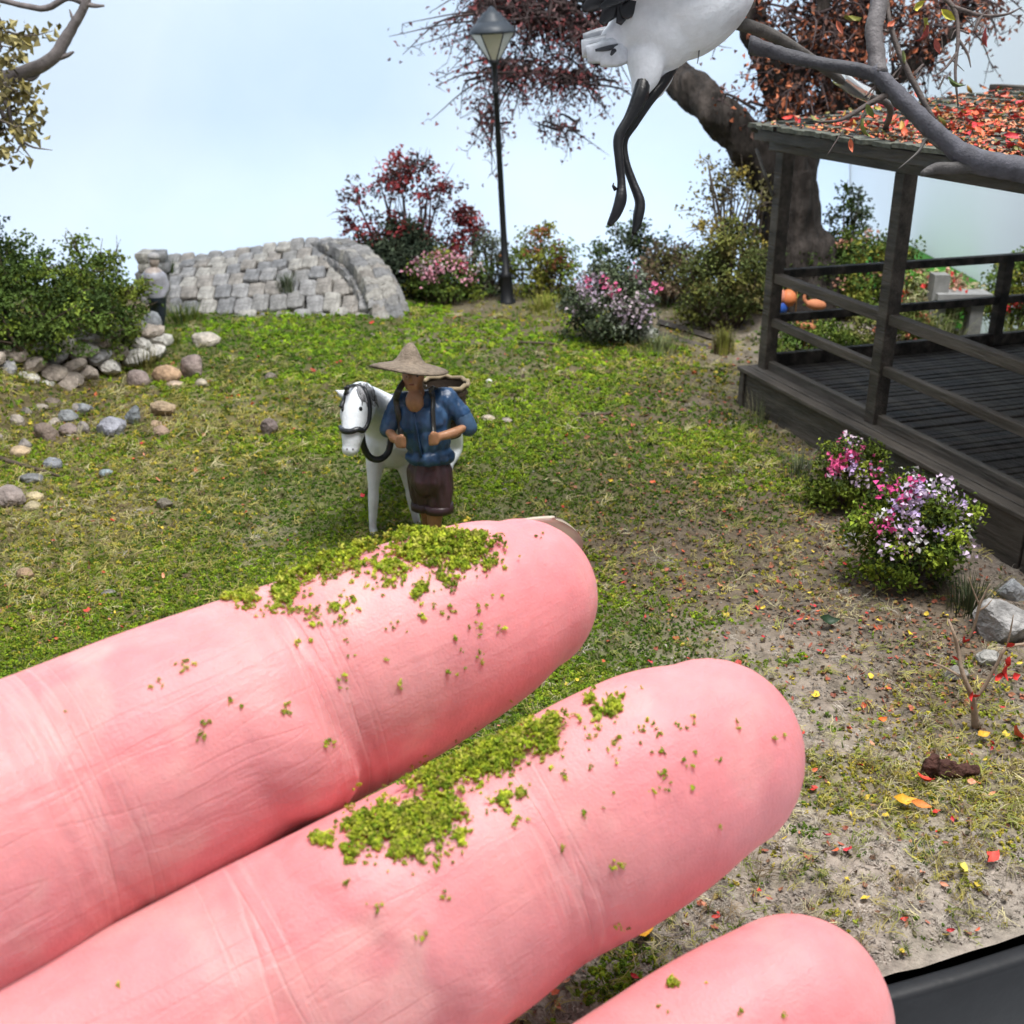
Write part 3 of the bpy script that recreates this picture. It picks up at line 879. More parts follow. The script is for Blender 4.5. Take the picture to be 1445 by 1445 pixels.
# beams under the eave
wbox('beam', (-0.05, 0.26, PT), (UL, 0.52, PT + 0.24), np.array((0.095, 0.09, 0.083)))
wbox('beam', (0.18, 0.53, PT + 0.02), (0.42, 8.29, PT + 0.24), wcol(0.7))
wbox('beam', (-0.05, 8.3, PT), (UL, 8.56, PT + 0.24), wcol(0.8))
wbox('fascia', (0.0, -0.1, PT + 0.2), (UL, -0.02, PT + 0.40), np.array((0.08, 0.077, 0.072)))
wbox('soffit', (-0.02, -0.01, PT + 0.25), (UL, 0.6, PT + 0.31), np.array((0.07, 0.07, 0.068)))
for k in range(11):
    wbox('rafter', (0.15 + k * 1.1, 0.0, PT + 0.17), (0.27 + k * 1.1, 0.25, PT + 0.245), wcol(0.9))
# diagonal brace and cobweb-grey bracket at the corner post
mb = MB(); mb.tube([(0.28, 0.24, 4.2), (0.16, 0.1, 4.6), (0.02, -0.05, 5.05)], [0.035, 0.03, 0.035], 6, (0.16, 0.155, 0.15)); mb.build('bracket', M_WOOD, proot)
# roof: near slope, shingle by shingle
VR, ZE, ZR = 5.45, PT + 0.40, PT + 0.98
sl = math.atan2(ZR - ZE, VR + 0.3)
shm = []
for k in range(6):
    w_, l_ = 0.25, 0.30
    xs_ = np.linspace(-1, 1, 5); vv = []
    rk = np.random.default_rng(60 + k)
    edge = rk.normal(0, 0.02, 5)
    for yy, zz in ((-l_, 0.02), (0, 0.015), (l_, 0.0)):
        for i_, xx in enumerate(xs_):
            vv.append((xx * w_ * 0.96, yy + (edge[i_] if yy < 0 else 0), zz + 0.03 + rk.normal() * 0.006))
    for i_, xx in enumerate(xs_):
        vv.append((xx * w_ * 0.96, -l_ + edge[i_], -0.02))
    fs = [(r_ * 5 + i_, r_ * 5 + i_ + 1, (r_ + 1) * 5 + i_ + 1, (r_ + 1) * 5 + i_) for r_ in range(2) for i_ in range(4)] + [(15 + i_, 16 + i_, i_ + 1, i_) for i_ in range(4)]
    tone_s = np.array([0.045, 0.047, 0.05]) * (0.7 + 0.18 * k)
    shm.append(new_mesh('shingle', np.array(vv), fs, tone_s, smooth_sh=False))
M_SHING = mat('shingle', attr='col', rough=0.8, var=0.45, scale=3.5, bump=0.7, bscale=14, bdist=0.03, col2=(0.10, 0.105, 0.085), mix_scale=1.3)
for me in shm:
    me.materials.append(M_SHING)
nr_ = 12; nu_ = 25
for r_ in range(nr_):
    for k in range(nu_):
        vv = 0.06 + r_ * 0.46; uu = 0.26 + k * 0.49 + (0.24 if r_ % 2 else 0)
        if uu > UL or rw.random() < 0.01:
            continue
        o = obj('shingle', shm[rw.integers(6)], None, proot)
        o.location = (uu, vv, ZE + (vv + 0.3) * math.tan(sl) + 0.02)
        o.rotation_euler = (sl - 0.06 + rw.normal() * 0.02, rw.normal() * 0.025, rw.normal() * 0.03)
MB().add([(0.02, -0.08, ZE - 0.01), (UL, -0.08, ZE - 0.01), (UL, VR, ZR - 0.04), (0.02, VR, ZR - 0.04), (UL, 2 * VR, ZE - 0.03), (0.02, 2 * VR, ZE - 0.03)],
         [(0, 1, 2, 3), (3, 2, 4, 5)], (0.05, 0.05, 0.05)).build('roof_deck', M_WOOD, proot, False)
wbox('ridge_cap', (-0.3, VR - 0.16, ZR - 0.02), (UL, VR + 0.16, ZR + 0.12), wcol(0.8))
# turned-up eave corner
mb = MB(); mb.tube([(0.08, -0.06, ZE - 0.03), (0.0, -0.14, ZE + 0.0), (-0.08, -0.2, ZE + 0.04)], [0.07, 0.05, 0.02], 6, (0.06, 0.06, 0.06)); mb.build('eave_tip', M_WOOD, proot)
tag(proot, 'dark weathered timber pavilion with shingled roof and railings', 'pavilion')
PROT = Euler((0, 0, PAN)).to_matrix()
def pav(u, v, z):
    return Vector((PO.x, PO.y, 0)) + PROT @ Vector((u, v, z))

# fallen leaves on the roof
lmesh = []
for k, c in enumerate([(0.62, 0.06, 0.045), (0.66, 0.13, 0.06), (0.70, 0.24, 0.09), (0.56, 0.035, 0.05), (0.60, 0.16, 0.12), (0.50, 0.30, 0.06), (0.20, 0.20, 0.05)]):
    me = leaf_mesh(k + 70, 0.7, 0.42); set_col(me, c); me.materials.append(M_PAPERLEAF); lmesh.append(me)
    me = leaf_mesh(k + 90, 0.4, 0.55); set_col(me, np.array(c) * 0.85); me.materials.append(M_PAPERLEAF); lmesh.append(me)
rl = np.random.default_rng(8)
for k in range(298):
    u_p = rl.uniform(-0.1, 9.5) ** 1.0; v_p = rl.uniform(0.0, 5.2)
    dens = 0.25 + 0.75 * smooth(0.5, 3.5, u_p)
    if rl.random() > dens:
        u_p = rl.uniform(1.5, 7.0)
    q = pav(u_p, v_p, ZE + (v_p + 0.3) * math.tan(sl) + 0.10 + rl.random() * 0.05)
    o = obj('fallen_leaf', lmesh[int(rl.integers(14)) if rl.random() < 0.5 else int(rl.integers(0, 8))])
    o.location = q
    s = 0.13 + 0.12 * rl.random(); o.scale = (s, s * 0.85, s)
    o.rotation_euler = (rl.normal() * 0.45, rl.normal() * 0.45, rl.random() * 6.28)
    tag(o, 'small red or orange leaf lying among many on the pavilion roof', 'leaf', 'fallen leaves on the pavilion roof')
nrl = 5200
lu = RN.uniform(0.0, 9.0, nrl); lv = RN.uniform(-0.1, 5.3, nrl)
keep = RN.random(nrl) < 0.25 + 0.75 * smooth(0.5, 4.0, lu)
lu, lv = lu[keep], lv[keep]
lp_ = np.array([tuple(pav(a, b, ZE + (b + 0.3) * math.tan(sl) + 0.075)) for a, b in zip(lu, lv)])
o = scatter('roof_litter', C_LEAF, lp_, 0.055 + 0.075 * RN.random(len(lp_)), pick([(0.55, 0.07, 0.05), (0.58, 0.14, 0.06), (0.50, 0.22, 0.08), (0.30, 0.10, 0.06), (0.22, 0.20, 0.06), (0.60, 0.30, 0.18)], len(lp_), 0.18))
tag(o, 'small red and orange leaf scraps covering the roof shingles', 'leaf scraps')
# single leaves on the ground that stand out
def gleaf(px, py, size, c, label, seed, rz=0.0, tilt=0.3):
    p = GG(px, py)
    me = leaf_mesh(seed, 0.6, 0.5); set_col(me, c); me.materials.append(M_PAPERLEAF)
    o = obj('fallen_leaf', me); o.location = p + Vector((0, 0, 0.09)); o.scale = (size,) * 3; o.rotation_euler = (tilt, 0.15, rz)
    tag(o, label, 'leaf', 'single fallen leaves on the ground')
gleaf(905, 1325, 0.26, (0.62, 0.30, 0.02), 'crumpled amber leaf between the middle and ring fingers', 1, 0.9, 0.5)
gleaf(910, 1312, 0.2, (0.60, 0.24, 0.02), 'amber leaf scrap touching the crumpled amber leaf', 11, 2.2, 0.6)
gleaf(1272, 1142, 0.24, (0.70, 0.36, 0.03), 'yellow-orange leaf right of the middle fingertip', 2, 0.1)
gleaf(1298, 1148, 0.2, (0.62, 0.2, 0.04), 'orange leaf just right of the yellow-orange leaf', 12, -0.3)
gleaf(1396, 1223, 0.22, (0.66, 0.08, 0.06), 'lone red leaf on bare grey earth near the lower right', 3, 0.8, 0.2)
gleaf(1430, 1046, 0.3, (0.60, 0.06, 0.03), 'upright curled red leaf near the right edge, below the twigs', 4, 1.4, 0.9)
gleaf(1384, 1048, 0.2, (0.62, 0.36, 0.04), 'small two-tone yellow leaf left of the curled red leaf', 5, 0.5)
gleaf(1242, 1027, 0.14, (0.66, 0.16, 0.03), 'round orange leaf scrap right of the middle fingertip', 6, 0.5)
gleaf(1167, 886, 0.28, (0.02, 0.045, 0.02), 'glossy dark green leaf on the earth below the flowering shrub', 7, 0.1, 0.5)
gleaf(1356, 1238, 0.16, (0.58, 0.5, 0.1), 'pale yellow leaf scrap on bare earth near the lower right corner', 8, 1.2)
gleaf(1303, 1113, 0.2, (0.60, 0.06, 0.03), 'red leaf lying by the brown seed husk', 9, 2.2)
gleaf(1281, 903, 0.16, (0.66, 0.5, 0.04), 'small bright yellow leaf on the earth below the pink flowers', 10, 1.3, 0.6)
gleaf(835, 497 + 335, 0.16, (0.6, 0.5, 0.1), 'pale yellow leaf on the earth right of the index fingertip', 13, .4)

# ------------------------------------------------------------------ street lamp
lp = GG(716, 427)
lroot = empty('street_lamp', lp)
top = PY(694, 30, lp.y - 0.3) - lp
ax = top.normalized(); Lh = top.length
mb = MB()
mb.lathe([(0.24, -0.1), (0.24, 0.05), (0.19, 0.09), (0.17, 0.75), (0.2, 0.8), (0.11, 0.86), (0.085, 2.0), (0.075, 5.6), (0.10, 5.62), (0.10, 5.68), (0.075, 5.72), (0.075, Lh * 0.855), (0.13, Lh * 0.862), (0.15, Lh * 0.875)], 14)
o = mb.build('post', M_BLACK, lroot)
q_ = Vector((0, 0, 1)).rotation_difference(ax); o.rotation_mode = 'QUATERNION'; o.rotation_quaternion = q_
m_glass = mat('frosted_glass', (0.72, 0.70, 0.60), rough=0.25, var=0.08, bump=0, spec=0.5)
hz = Lh * 0.875
glass = MB().lathe([(0.14, hz), (0.56, hz + 0.62), (0.55, hz + 0.66)], 6).build('lantern_glass', m_glass, lroot, False)
cap = MB().lathe([(0.60, hz + 0.64), (0.61, hz + 0.70), (0.42, hz + 0.90), (0.40, hz + 0.905), (0.385, hz + 0.95), (0.26, hz + 1.06), (0.25, hz + 1.10), (0.12, hz + 1.18), (0.07, hz + 1.25), (0.02, hz + 1.28)], 12).build('lamp_cap', mat('dark_metal', (0.05, 0.06, 0.075), rough=0.4, var=0.1, bump=0), lroot)
bars = MB()
for k in range(6):
    a = k * math.pi / 3
    bars.tube([(0.14 * math.cos(a), 0.14 * math.sin(a), hz), (0.575 * math.cos(a), 0.575 * math.sin(a), hz + 0.64)], 0.018, 5)
fr = bars.build('lantern_frame', M_BLACK, lroot)
for o in (glass, cap, fr):
    o.rotation_mode = 'QUATERNION'; o.rotation_quaternion = q_
tag(lroot, 'tall slim black street lamp with a tapered glass lantern', 'street lamp')
# ------------------------------------------------------------------ plants
def rand_frames(n, rn, up=0.0):
    a = rn.normal(size=(n, 3)); a[:, 2] += up
    a /= np.linalg.norm(a, axis=1)[:, None]
    b = rn.normal(size=(n, 3)); b -= a * (a * b).sum(1)[:, None]; b /= np.linalg.norm(b, axis=1)[:, None]
    return a, b, np.cross(a, b)
def leaves(mb, cen, size, colr, rn, elong=1.6, up=0.6, fold=0.35, lobes=False):
    """folded leaf faces: four corners each, bent along the midrib"""
    cen = np.asarray(cen); n = len(cen)
    if not n:
        return
    a, b, c = rand_frames(n, rn, up)
    s = np.broadcast_to(np.asarray(size, float), (n,))[:, None] * (0.65 + 0.7 * rn.random((n, 1)))
    tip0 = cen - b * s * elong * 0.5
    tip1 = cen + b * s * elong * 0.5 - a * s * 0.2
    l = cen - c * s * 0.5 + a * s * fold
    r = cen + c * s * 0.5 + a * s * fold
    v = np.stack([tip0, l, tip1, r], 1).reshape(-1, 3)
    i = np.arange(n)[:, None] * 4
    f = np.concatenate([i + np.array([[0, 1, 2]]), i + np.array([[0, 2, 3]])], 0)
    mb.add(v, f, np.repeat(colr, 4, 0))
def crumbs(mb, cen, size, colr, rn):
    cen = np.asarray(cen); n = len(cen)
    v = IV1[None] * (0.6 + 0.8 * rn.random((n, 12, 1))) * (size * (0.6 + 0.8 * rn.random((n, 1, 1)))) + cen[:, None, :]
    f = (np.array(IF1)[None] + (np.arange(n) * 12)[:, None, None]).reshape(-1, 3)
    mb.add(v.reshape(-1, 3), f, np.repeat(colr, 12, 0))
def cpick(cols, n, rn, jit=0.2):
    return np.clip(np.array(cols)[rn.integers(0, len(cols), n)] * (1 + rn.normal(0, jit, (n, 1))), 0.002, 1)

def shrub(name, label, base, rad, cols, n_clumps=60, per=26, lsize=0.09, clump=0.16, seed=0, flowers=None, stems=9, style='leaf', cat='shrub', grp=None,
          low=-0.85, stemcol=(0.10, 0.075, 0.055), lift=0.0, airy=0.0, elong=1.5, fl_size=0.10):
    """base: where it stands; rad: half sizes of the crown (x, y, z); flowers: [(colour, clusters, spread_low)]"""
    rn = np.random.default_rng(seed)
    per, lsize = int(per * 1.45), lsize * 0.8
    cols = [tuple(min(1, q * 1.15) for q in c) for c in cols]
    root = empty(name, base)
    rx, ry, rz = rad
    cz = rz * 0.9 + lift
    d = rn.normal(size=(n_clumps, 3)); d /= np.linalg.norm(d, axis=1)[:, None]
    d[:, 2] = np.where(d[:, 2] < low, -d[:, 2], d[:, 2])
    rr_ = 0.45 + 0.6 * rn.random((n_clumps, 1)) ** 0.7
    bump_ = 0.62 + 0.75 * fbm(d * 2.6 + seed, 2, seed)[:, None]
    cc = d * rr_ * bump_ * np.array([rx, ry, rz]) + np.array([0, 0, cz])
    cc[:, 2] = np.maximum(cc[:, 2], 0.04)
    mbs = MB()
    for k in range(stems):
        tgt = cc[rn.integers(n_clumps)]
        st = np.array([rn.normal() * rx * 0.12, rn.normal() * ry * 0.12, -0.1])
        mid = st * 0.5 + tgt * 0.5 + np.array([0, 0, -0.12 * rz]) + rn.normal(size=3) * 0.08 * rx
        pth, rd = catmull([st, mid, tgt], [0.05 * max(0.6, rz), 0.035 * max(0.6, rz), 0.012], 4)
        mbs.tube(pth, rd, 5, stemcol)
        for j in range(3):
            t2 = cc[rn.integers(n_clumps)]
            if np.linalg.norm(t2 - tgt) < rx * 0.9:
                pth, rd = catmull([mid, (mid + t2) / 2 + rn.normal(size=3) * 0.05, t2], [0.022, 0.016, 0.006], 3)
                mbs.tube(pth, rd, 4, stemcol)
    if airy:
        for k in range(int(40 * airy)):
            s0 = cc[rn.integers(n_clumps)]; dr = s0 - np.array([0, 0, cz]); dr /= np.linalg.norm(dr) + 1e-6
            e = s0 + dr * (0.25 + 0.3 * rn.random()) * rz * 0.6 + rn.normal(size=3) * 0.1
            mbs.tube([s0, (s0 + e) / 2 + rn.normal(size=3) * 0.03, e], [0.012, 0.009, 0.004], 4, stemcol)
    mbs.build('stems', M_STEM, root)
    mbl = MB()
    cols_c = cpick(cols, n_clumps, rn, 0.18)
    for k in range(n_clumps):
        n = int(per * (0.6 + 0.8 * rn.random()))
        q = cc[k] + rn.normal(size=(n, 3)) * clump * np.array([1, 1, 0.75])
        q[:, 2] = np.maximum(q[:, 2], 0.02)
        c = np.clip(cols_c[k] * (1 + rn.normal(0, 0.22, (n, 1))), 0.003, 1)
        if style == 'leaf':
            leaves(mbl, q, lsize, c, rn, elong)
        else:
            crumbs(mbl, q, lsize * 0.5, c, rn)
    mbl.build('foliage', M_LEAF, root, smooth_sh=False)
    if flowers:
        for fc, ncl, zlo in flowers:
            mbf = MB()
            for k in range(ncl):
                t = rn.random() * 6.28; ph = rn.uniform(zlo, 1.0)
                rxy = math.sqrt(max(0, 1 - ph * ph))
                if rn.random() < 0.75:
                    t = -math.pi / 2 + rn.normal() * 0.8
                dv = np.array([math.cos(t) * rxy, math.sin(t) * rxy, ph])
                q0 = dv * np.array([rx, ry, rz]) * (0.92 + 0.15 * rn.random()) + np.array([0, 0, cz])
                n = rn.integers(12, 22)
                q = q0 + rn.normal(size=(n, 3)) * fl_size * 0.9
                leaves(mbf, q, fl_size * 0.85, np.clip(np.array(fc) * (1 + rn.normal(0, 0.14, (n, 1))), 0, 0.9), rn, 1.05, 0.9, 0.2)
            mbf.build('blossoms', M_LEAF, root, smooth_sh=False)
    tag(root, label, cat, grp)
    return root
def tuft(name, label, base, h, spread, n, cols, seed, w=0.014, bend=0.6, cat='grass tuft', grp=None):
    rn = np.random.default_rng(seed); mb = MB()
    for i in range(n):
        a = rn.random() * 6.28; d = np.array([math.cos(a), math.sin(a), 0]); s = np.array([-d[1], d[0], 0])
        L = h * (0.55 + 0.5 * rn.random()); b = bend * rn.random()
        b0 = d * spread * rn.random() * 0.6
        v = []
        for t in (0, 0.35, 0.7, 1):
            q = b0 + d * b * t * t * L + np.array([0, 0, -0.03 + L * (t - 0.3 * b * t * t)])
            ww = w * (1 - 0.85 * t)
            v += [q - s * ww, q + s * ww]
        mb.add(v, [(0, 1, 3, 2), (2, 3, 5, 4), (4, 5, 7, 6)], cpick(cols, 1, rn)[0])
    o = mb.build(name, M_LEAF, None, smooth_sh=False)
    o.location = base
    return tag(o, label, cat, grp)
def at(px, py, Y):
    q = PY(px, py, Y)
    return Vector((q.x, Y, hgt(q.x, Y)))
DG = [(0.045, 0.075, 0.02), (0.06, 0.10, 0.022), (0.085, 0.13, 0.028), (0.035, 0.055, 0.02)]
YG = [(0.16, 0.20, 0.03), (0.11, 0.16, 0.03), (0.22, 0.22, 0.04), (0.07, 0.10, 0.025)]
GG_ = [(0.09, 0.11, 0.07), (0.13, 0.15, 0.10), (0.06, 0.08, 0.05), (0.17, 0.18, 0.13)]
RB = [(0.20, 0.035, 0.04), (0.13, 0.03, 0.035), (0.28, 0.05, 0.05), (0.10, 0.05, 0.045)]
# left side
shrub('hedge_shrub', 'dense dark green hedge filling the left side behind the stone wall', at(20, 520, 24.0), (2.2, 1.7, 1.12), [(0.07, 0.115, 0.025), (0.10, 0.155, 0.03), (0.05, 0.085, 0.022), (0.17, 0.23, 0.035)], 260, 46, 0.08, 0.15, 1, stems=30, style='leaf', lift=-0.12, airy=3.5, cat='hedge')
shrub('hedge_shrub', 'lighter yellow-green bush at the right end of the hedge', at(152, 500, 25.4), (0.9, 0.8, 1.42), YG[:2] + [(0.09, 0.14, 0.03), (0.12, 0.16, 0.035), (0.20, 0.25, 0.04)], 105, 30, 0.085, 0.13, 2, stems=20, airy=3.0, cat='bush')
shrub('conifer', 'dark blue-green conifer behind the hedge at the left edge', at(-25, 480, 27.5), (0.8, 0.8, 1.45), [(0.02, 0.05, 0.045), (0.03, 0.06, 0.05), (0.04, 0.07, 0.045)], 150, 34, 0.09, 0.16, 3, stems=8, cat='tree')
tuft('grass_tuft', 'small yellow-green grass tuft at the foot of the dark standing figure', at(240, 486, 27.3), 0.5, 0.5, 150, YG, 4)
tuft('grass_tuft', 'olive grass tuft behind the tan egg-shaped stone', at(205, 522, 25.2), 0.55, 0.9, 190, [(0.12, 0.12, 0.03), (0.08, 0.09, 0.025), (0.17, 0.15, 0.05)], 5)
tuft('grass_tuft', 'low green grass tuft at the foot of the bridge', at(262, 450, 29.6), 0.55, 1.0, 220, YG + DG, 6)
q = deck(0.6, 0.3)
tuft('weed', 'small grey-green weed growing between the bridge stones', q + Vector((0, 0, 0.1)), 0.55, 0.5, 150, GG_ + DG[:1], 7, cat='weed')
q = PY(238, 376, 30.7)
tuft('weed', 'small green weed on the bridge beside the pillar', q - Vector((0, 0, 0.15)), 0.45, 0.25, 80, DG + GG_[:1], 8, cat='weed')
# back row
shrub('red_shrub', 'airy dark red maple shrub behind the stone bridge', at(575, 400, 33.9), (1.75, 1.0, 1.75), RB + [(0.07, 0.06, 0.06)], 95, 20, 0.11, 0.17, 10, stems=16, airy=2.0, lift=0.55, cat='shrub', stemcol=(0.06, 0.035, 0.035))
shrub('red_shrub', 'small deep red shrub tip right of the tall maple shrub', at(660, 400, 33.8), (0.55, 0.5, 1.0), RB, 34, 18, 0.10, 0.13, 101, stems=6, lift=0.6, airy=1.0, stemcol=(0.06, 0.035, 0.035))
shrub('dark_bush', 'dense dark green bush right of the bridge parapet', at(565, 425, 33.0), (1.25, 0.8, 1.05), [(0.03, 0.045, 0.028), (0.045, 0.06, 0.035), (0.06, 0.08, 0.05)], 130, 34, 0.09, 0.15, 11, stems=8, cat='bush')
shrub('flower_bush', 'bush with pale pink blossoms left of the street lamp', at(628, 425, 32.3), (1.15, 0.8, 0.68), YG[:3] + DG[:3], 100, 30, 0.085, 0.13, 12, flowers=[((0.62, 0.30, 0.38), 16, 0.25), ((0.70, 0.10, 0.22), 3, 0.0), ((0.5, 0.40, 0.42), 8, 0.1)], fl_size=0.12, cat='flowering bush')
shrub('grey_shrub', 'thin grey-green shrub directly left of the street lamp', at(690, 425, 33.0), (0.7, 0.6, 1.0), GG_, 50, 16, 0.085, 0.14, 13, stems=10, airy=1.4, cat='shrub')
shrub('yellow_bush', 'yellow-green bush with reddish tips right of the street lamp', at(765, 428, 32.6), (1.05, 0.8, 0.95), YG[:3] + [(0.14, 0.19, 0.03), (0.25, 0.10, 0.05)], 75, 26, 0.095, 0.15, 14, stems=14, airy=1.6, cat='bush')
tuft('grass_tuft', 'bright yellow-green grass tuft at the foot of the street lamp', at(770, 443, 30.9), 0.55, 1.0, 240, [(0.28, 0.30, 0.05), (0.20, 0.25, 0.04), (0.34, 0.32, 0.08)], 15)
shrub('grey_shrub', 'grey-green leafy shrub behind the central flowering bush', at(885, 440, 31.5), (0.95, 0.7, 1.2), GG_[:3] + DG[:2], 75, 24, 0.095, 0.15, 16, stems=10, airy=1.4)
shrub('flower_bush', 'dark bush with lilac and pink blossoms in the middle of the lawn edge', at(862, 483, 27.4), (1.12, 0.85, 0.92), [(0.045, 0.06, 0.035), (0.07, 0.09, 0.05), (0.10, 0.13, 0.07), (0.16, 0.18, 0.14)], 120, 30, 0.085, 0.14, 17, flowers=[((0.42, 0.33, 0.42), 18, -0.2), ((0.68, 0.14, 0.30), 5, 0.5), ((0.55, 0.45, 0.50), 8, 0.0)], fl_size=0.11, cat='flowering bush')
shrub('tall_bush', 'tall dark green bush with yellow top left of the pavilion', at(1022, 475, 28.0), (1.25, 0.9, 1.35), [(0.075, 0.095, 0.03), (0.10, 0.12, 0.035), (0.15, 0.16, 0.04), (0.13, 0.115, 0.04)], 120, 34, 0.085, 0.16, 18, stems=12, airy=1.0, cat='bush')
shrub('tall_bush', 'loose yellow-leaved bush rising behind the tall dark bush', at(1030, 440, 29.0), (1.2, 0.8, 1.3), [(0.28, 0.22, 0.05), (0.20, 0.18, 0.06), (0.16, 0.15, 0.07), (0.12, 0.10, 0.06)], 60, 18, 0.09, 0.16, 19, stems=16, airy=2.0, lift=1.3, cat='bush', stemcol=(0.16, 0.13, 0.11))
shrub('brown_bush', 'low brownish bush between the flowering bush and the tall bush', at(945, 440, 30.5), (0.9, 0.7, 0.75), [(0.17, 0.12, 0.08), (0.12, 0.09, 0.06), (0.13, 0.13, 0.05)], 70, 26, 0.085, 0.15, 20, stems=8, airy=1.0, cat='bush')
tuft('grass_tuft', 'round grass tuft with bright tips beside the pavilion corner', at(1020, 500, 26.2), 0.62, 0.42, 260, [(0.22, 0.24, 0.04), (0.13, 0.13, 0.04), (0.10, 0.07, 0.04), (0.26, 0.28, 0.06)], 21, bend=0.35)
tuft('grass_tuft', 'pale green grass tuft right of the flowering bush', at(930, 492, 26.6), 0.45, 1.3, 280, [(0.20, 0.24, 0.12), (0.28, 0.29, 0.13), (0.15, 0.19, 0.09)], 22)
# behind and beside the pavilion
shrub('garden_bush', 'leafy green bush seen through the left bay of the pavilion railing', at(1215, 440, 28.6), (1.5, 0.9, 1.05), YG[:3] + DG, 120, 32, 0.09, 0.15, 23, flowers=[((0.55, 0.28, 0.2), 8, 0.0)], cat='bush')
shrub('garden_bush', 'small upright shrub right of the big tree trunk', at(1188, 400, 30.0), (0.55, 0.5, 1.0), DG + GG_[:1], 40, 24, 0.085, 0.13, 24, stems=6, airy=1.0, lift=0.8, cat='shrub')
shrub('garden_bush', 'pale green grassy bush with red blossoms seen between the railing posts', at(1310, 460, 28.0), (1.0, 0.8, 0.72), [(0.30, 0.33, 0.16), (0.22, 0.27, 0.10), (0.35, 0.33, 0.2)], 70, 26, 0.10, 0.15, 25, flowers=[((0.62, 0.07, 0.06), 6, -0.1), ((0.6, 0.35, 0.26), 10, 0.3)], fl_size=0.13, cat='flowering bush', elong=2.6)
shrub('garden_bush', 'yellow-green bush behind the right end of the pavilion railing', at(1440, 460, 28.5), (1.15, 0.9, 1.1), YG + [(0.10, 0.16, 0.03)], 120, 34, 0.09, 0.14, 26, flowers=[((0.62, 0.05, 0.05), 3, -0.3)], cat='bush')
shrub('garden_bush', 'dark low bush at the left foot of the big tree', at(1110, 450, 28.6), (0.8, 0.7, 0.8), DG, 60, 28, 0.085, 0.14, 27, cat='bush')
shrub('garden_bush', 'low leafy green bush under the lanterns behind the railing', at(1150, 480, 25.6), (1.1, 0.6, 0.45), [(0.12, 0.18, 0.03), (0.08, 0.13, 0.03), (0.17, 0.22, 0.04)], 60, 30, 0.085, 0.13, 28, cat='bush')
shrub('garden_bush', 'low olive bush at the right rear of the pavilion floor', at(1260, 476, 26.4), (1.2, 0.6, 0.5), [(0.16, 0.19, 0.05), (0.10, 0.14, 0.03), (0.22, 0.22, 0.07)], 60, 30, 0.085, 0.13, 29, flowers=[((0.6, 0.2, 0.12), 4, 0.2)], cat='bush')
tuft('grass_tuft', 'tall pale grass behind the middle of the pavilion railing', at(1320, 470, 26.3), 1.0, 1.2, 260, [(0.30, 0.33, 0.13), (0.22, 0.28, 0.08), (0.36, 0.36, 0.18)], 36, 0.014)
tuft('grass_tuft', 'tall bright green grass right of the rail post behind the pavilion', at(1420, 470, 26.6), 0.9, 1.0, 220, [(0.22, 0.28, 0.06), (0.16, 0.22, 0.05), (0.30, 0.30, 0.10)], 37, 0.014)
# along the plinth
FLW = [((0.70, 0.12, 0.30), 9, 0.45), ((0.48, 0.34, 0.56), 6, -0.2), ((0.62, 0.50, 0.58), 4, 0.2)]
shrub('flower_shrub', 'green shrub with magenta blossoms against the plinth, farther of two', at(1188, 712, 16.9), (0.62, 0.5, 0.55), [(0.10, 0.14, 0.02), (0.14, 0.19, 0.025), (0.06, 0.09, 0.02), (0.19, 0.23, 0.03)], 75, 30, 0.06, 0.085, 30, flowers=FLW, fl_size=0.075, style='leaf', cat='flowering shrub', grp='flowering shrubs along the plinth')
shrub('flower_shrub', 'large shrub with pink, lilac and white blossoms, nearer of two by the plinth', at(1272, 832, 14.1), (0.82, 0.62, 0.8), [(0.10, 0.15, 0.02), (0.14, 0.20, 0.025), (0.05, 0.08, 0.02), (0.22, 0.28, 0.03)], 130, 34, 0.06, 0.09, 31, flowers=[((0.74, 0.10, 0.32), 7, 0.1), ((0.60, 0.48, 0.62), 14, 0.0), ((0.75, 0.72, 0.74), 7, -0.3), ((0.50, 0.38, 0.62), 6, 0.1)], fl_size=0.08, cat='flowering shrub', grp='flowering shrubs along the plinth')
tuft('grass_tuft', 'thin grey-green grass between the plinth and the farther flower shrub', at(1125, 680, 18.2), 0.55, 0.6, 110, [(0.14, 0.17, 0.10), (0.10, 0.13, 0.07), (0.22, 0.23, 0.15)], 32, 0.009)
tuft('grass_tuft', 'dark green grass tuft beside the grey boulder at the plinth', at(1365, 868, 13.3), 0.62, 0.5, 170, [(0.04, 0.06, 0.03), (0.07, 0.09, 0.04), (0.11, 0.12, 0.06)], 33, 0.009)
tuft('grass_tuft', 'wispy pale grass growing at the pavilion corner', at(1075, 590, 21.3), 0.6, 0.9, 90, [(0.22, 0.24, 0.13), (0.15, 0.18, 0.09), (0.30, 0.28, 0.17)], 34, 0.008)
tuft('weed', 'dry yellow weed clump standing above the index fingertip', at(800, 790, 14.9), 0.5, 0.6, 70, [(0.34, 0.28, 0.06), (0.22, 0.16, 0.06), (0.15, 0.10, 0.05)], 35, 0.016, 0.9, cat='weed')

# low wooden edging (sleepers) beside the tuft
eroot = empty('timber_edging', at(950, 482, 27.6))
for k, (x0, y0, x1, y1, Y0, Y1) in enumerate([(930, 455, 1010, 478, 28.6, 27.2), (925, 470, 1000, 492, 27.9, 26.7)]):
    a, b = PY(x0, y0, Y0) - eroot.location, PY(x1, y1, Y1) - eroot.location
    MB().tube([a, (a + b) / 2, b], [0.09, 0.09, 0.09], 4, (0.07, 0.06, 0.055)).build('timber', M_WOOD, eroot, False)
tag(eroot, 'two low dark timber edging rails left of the pavilion', 'edging')

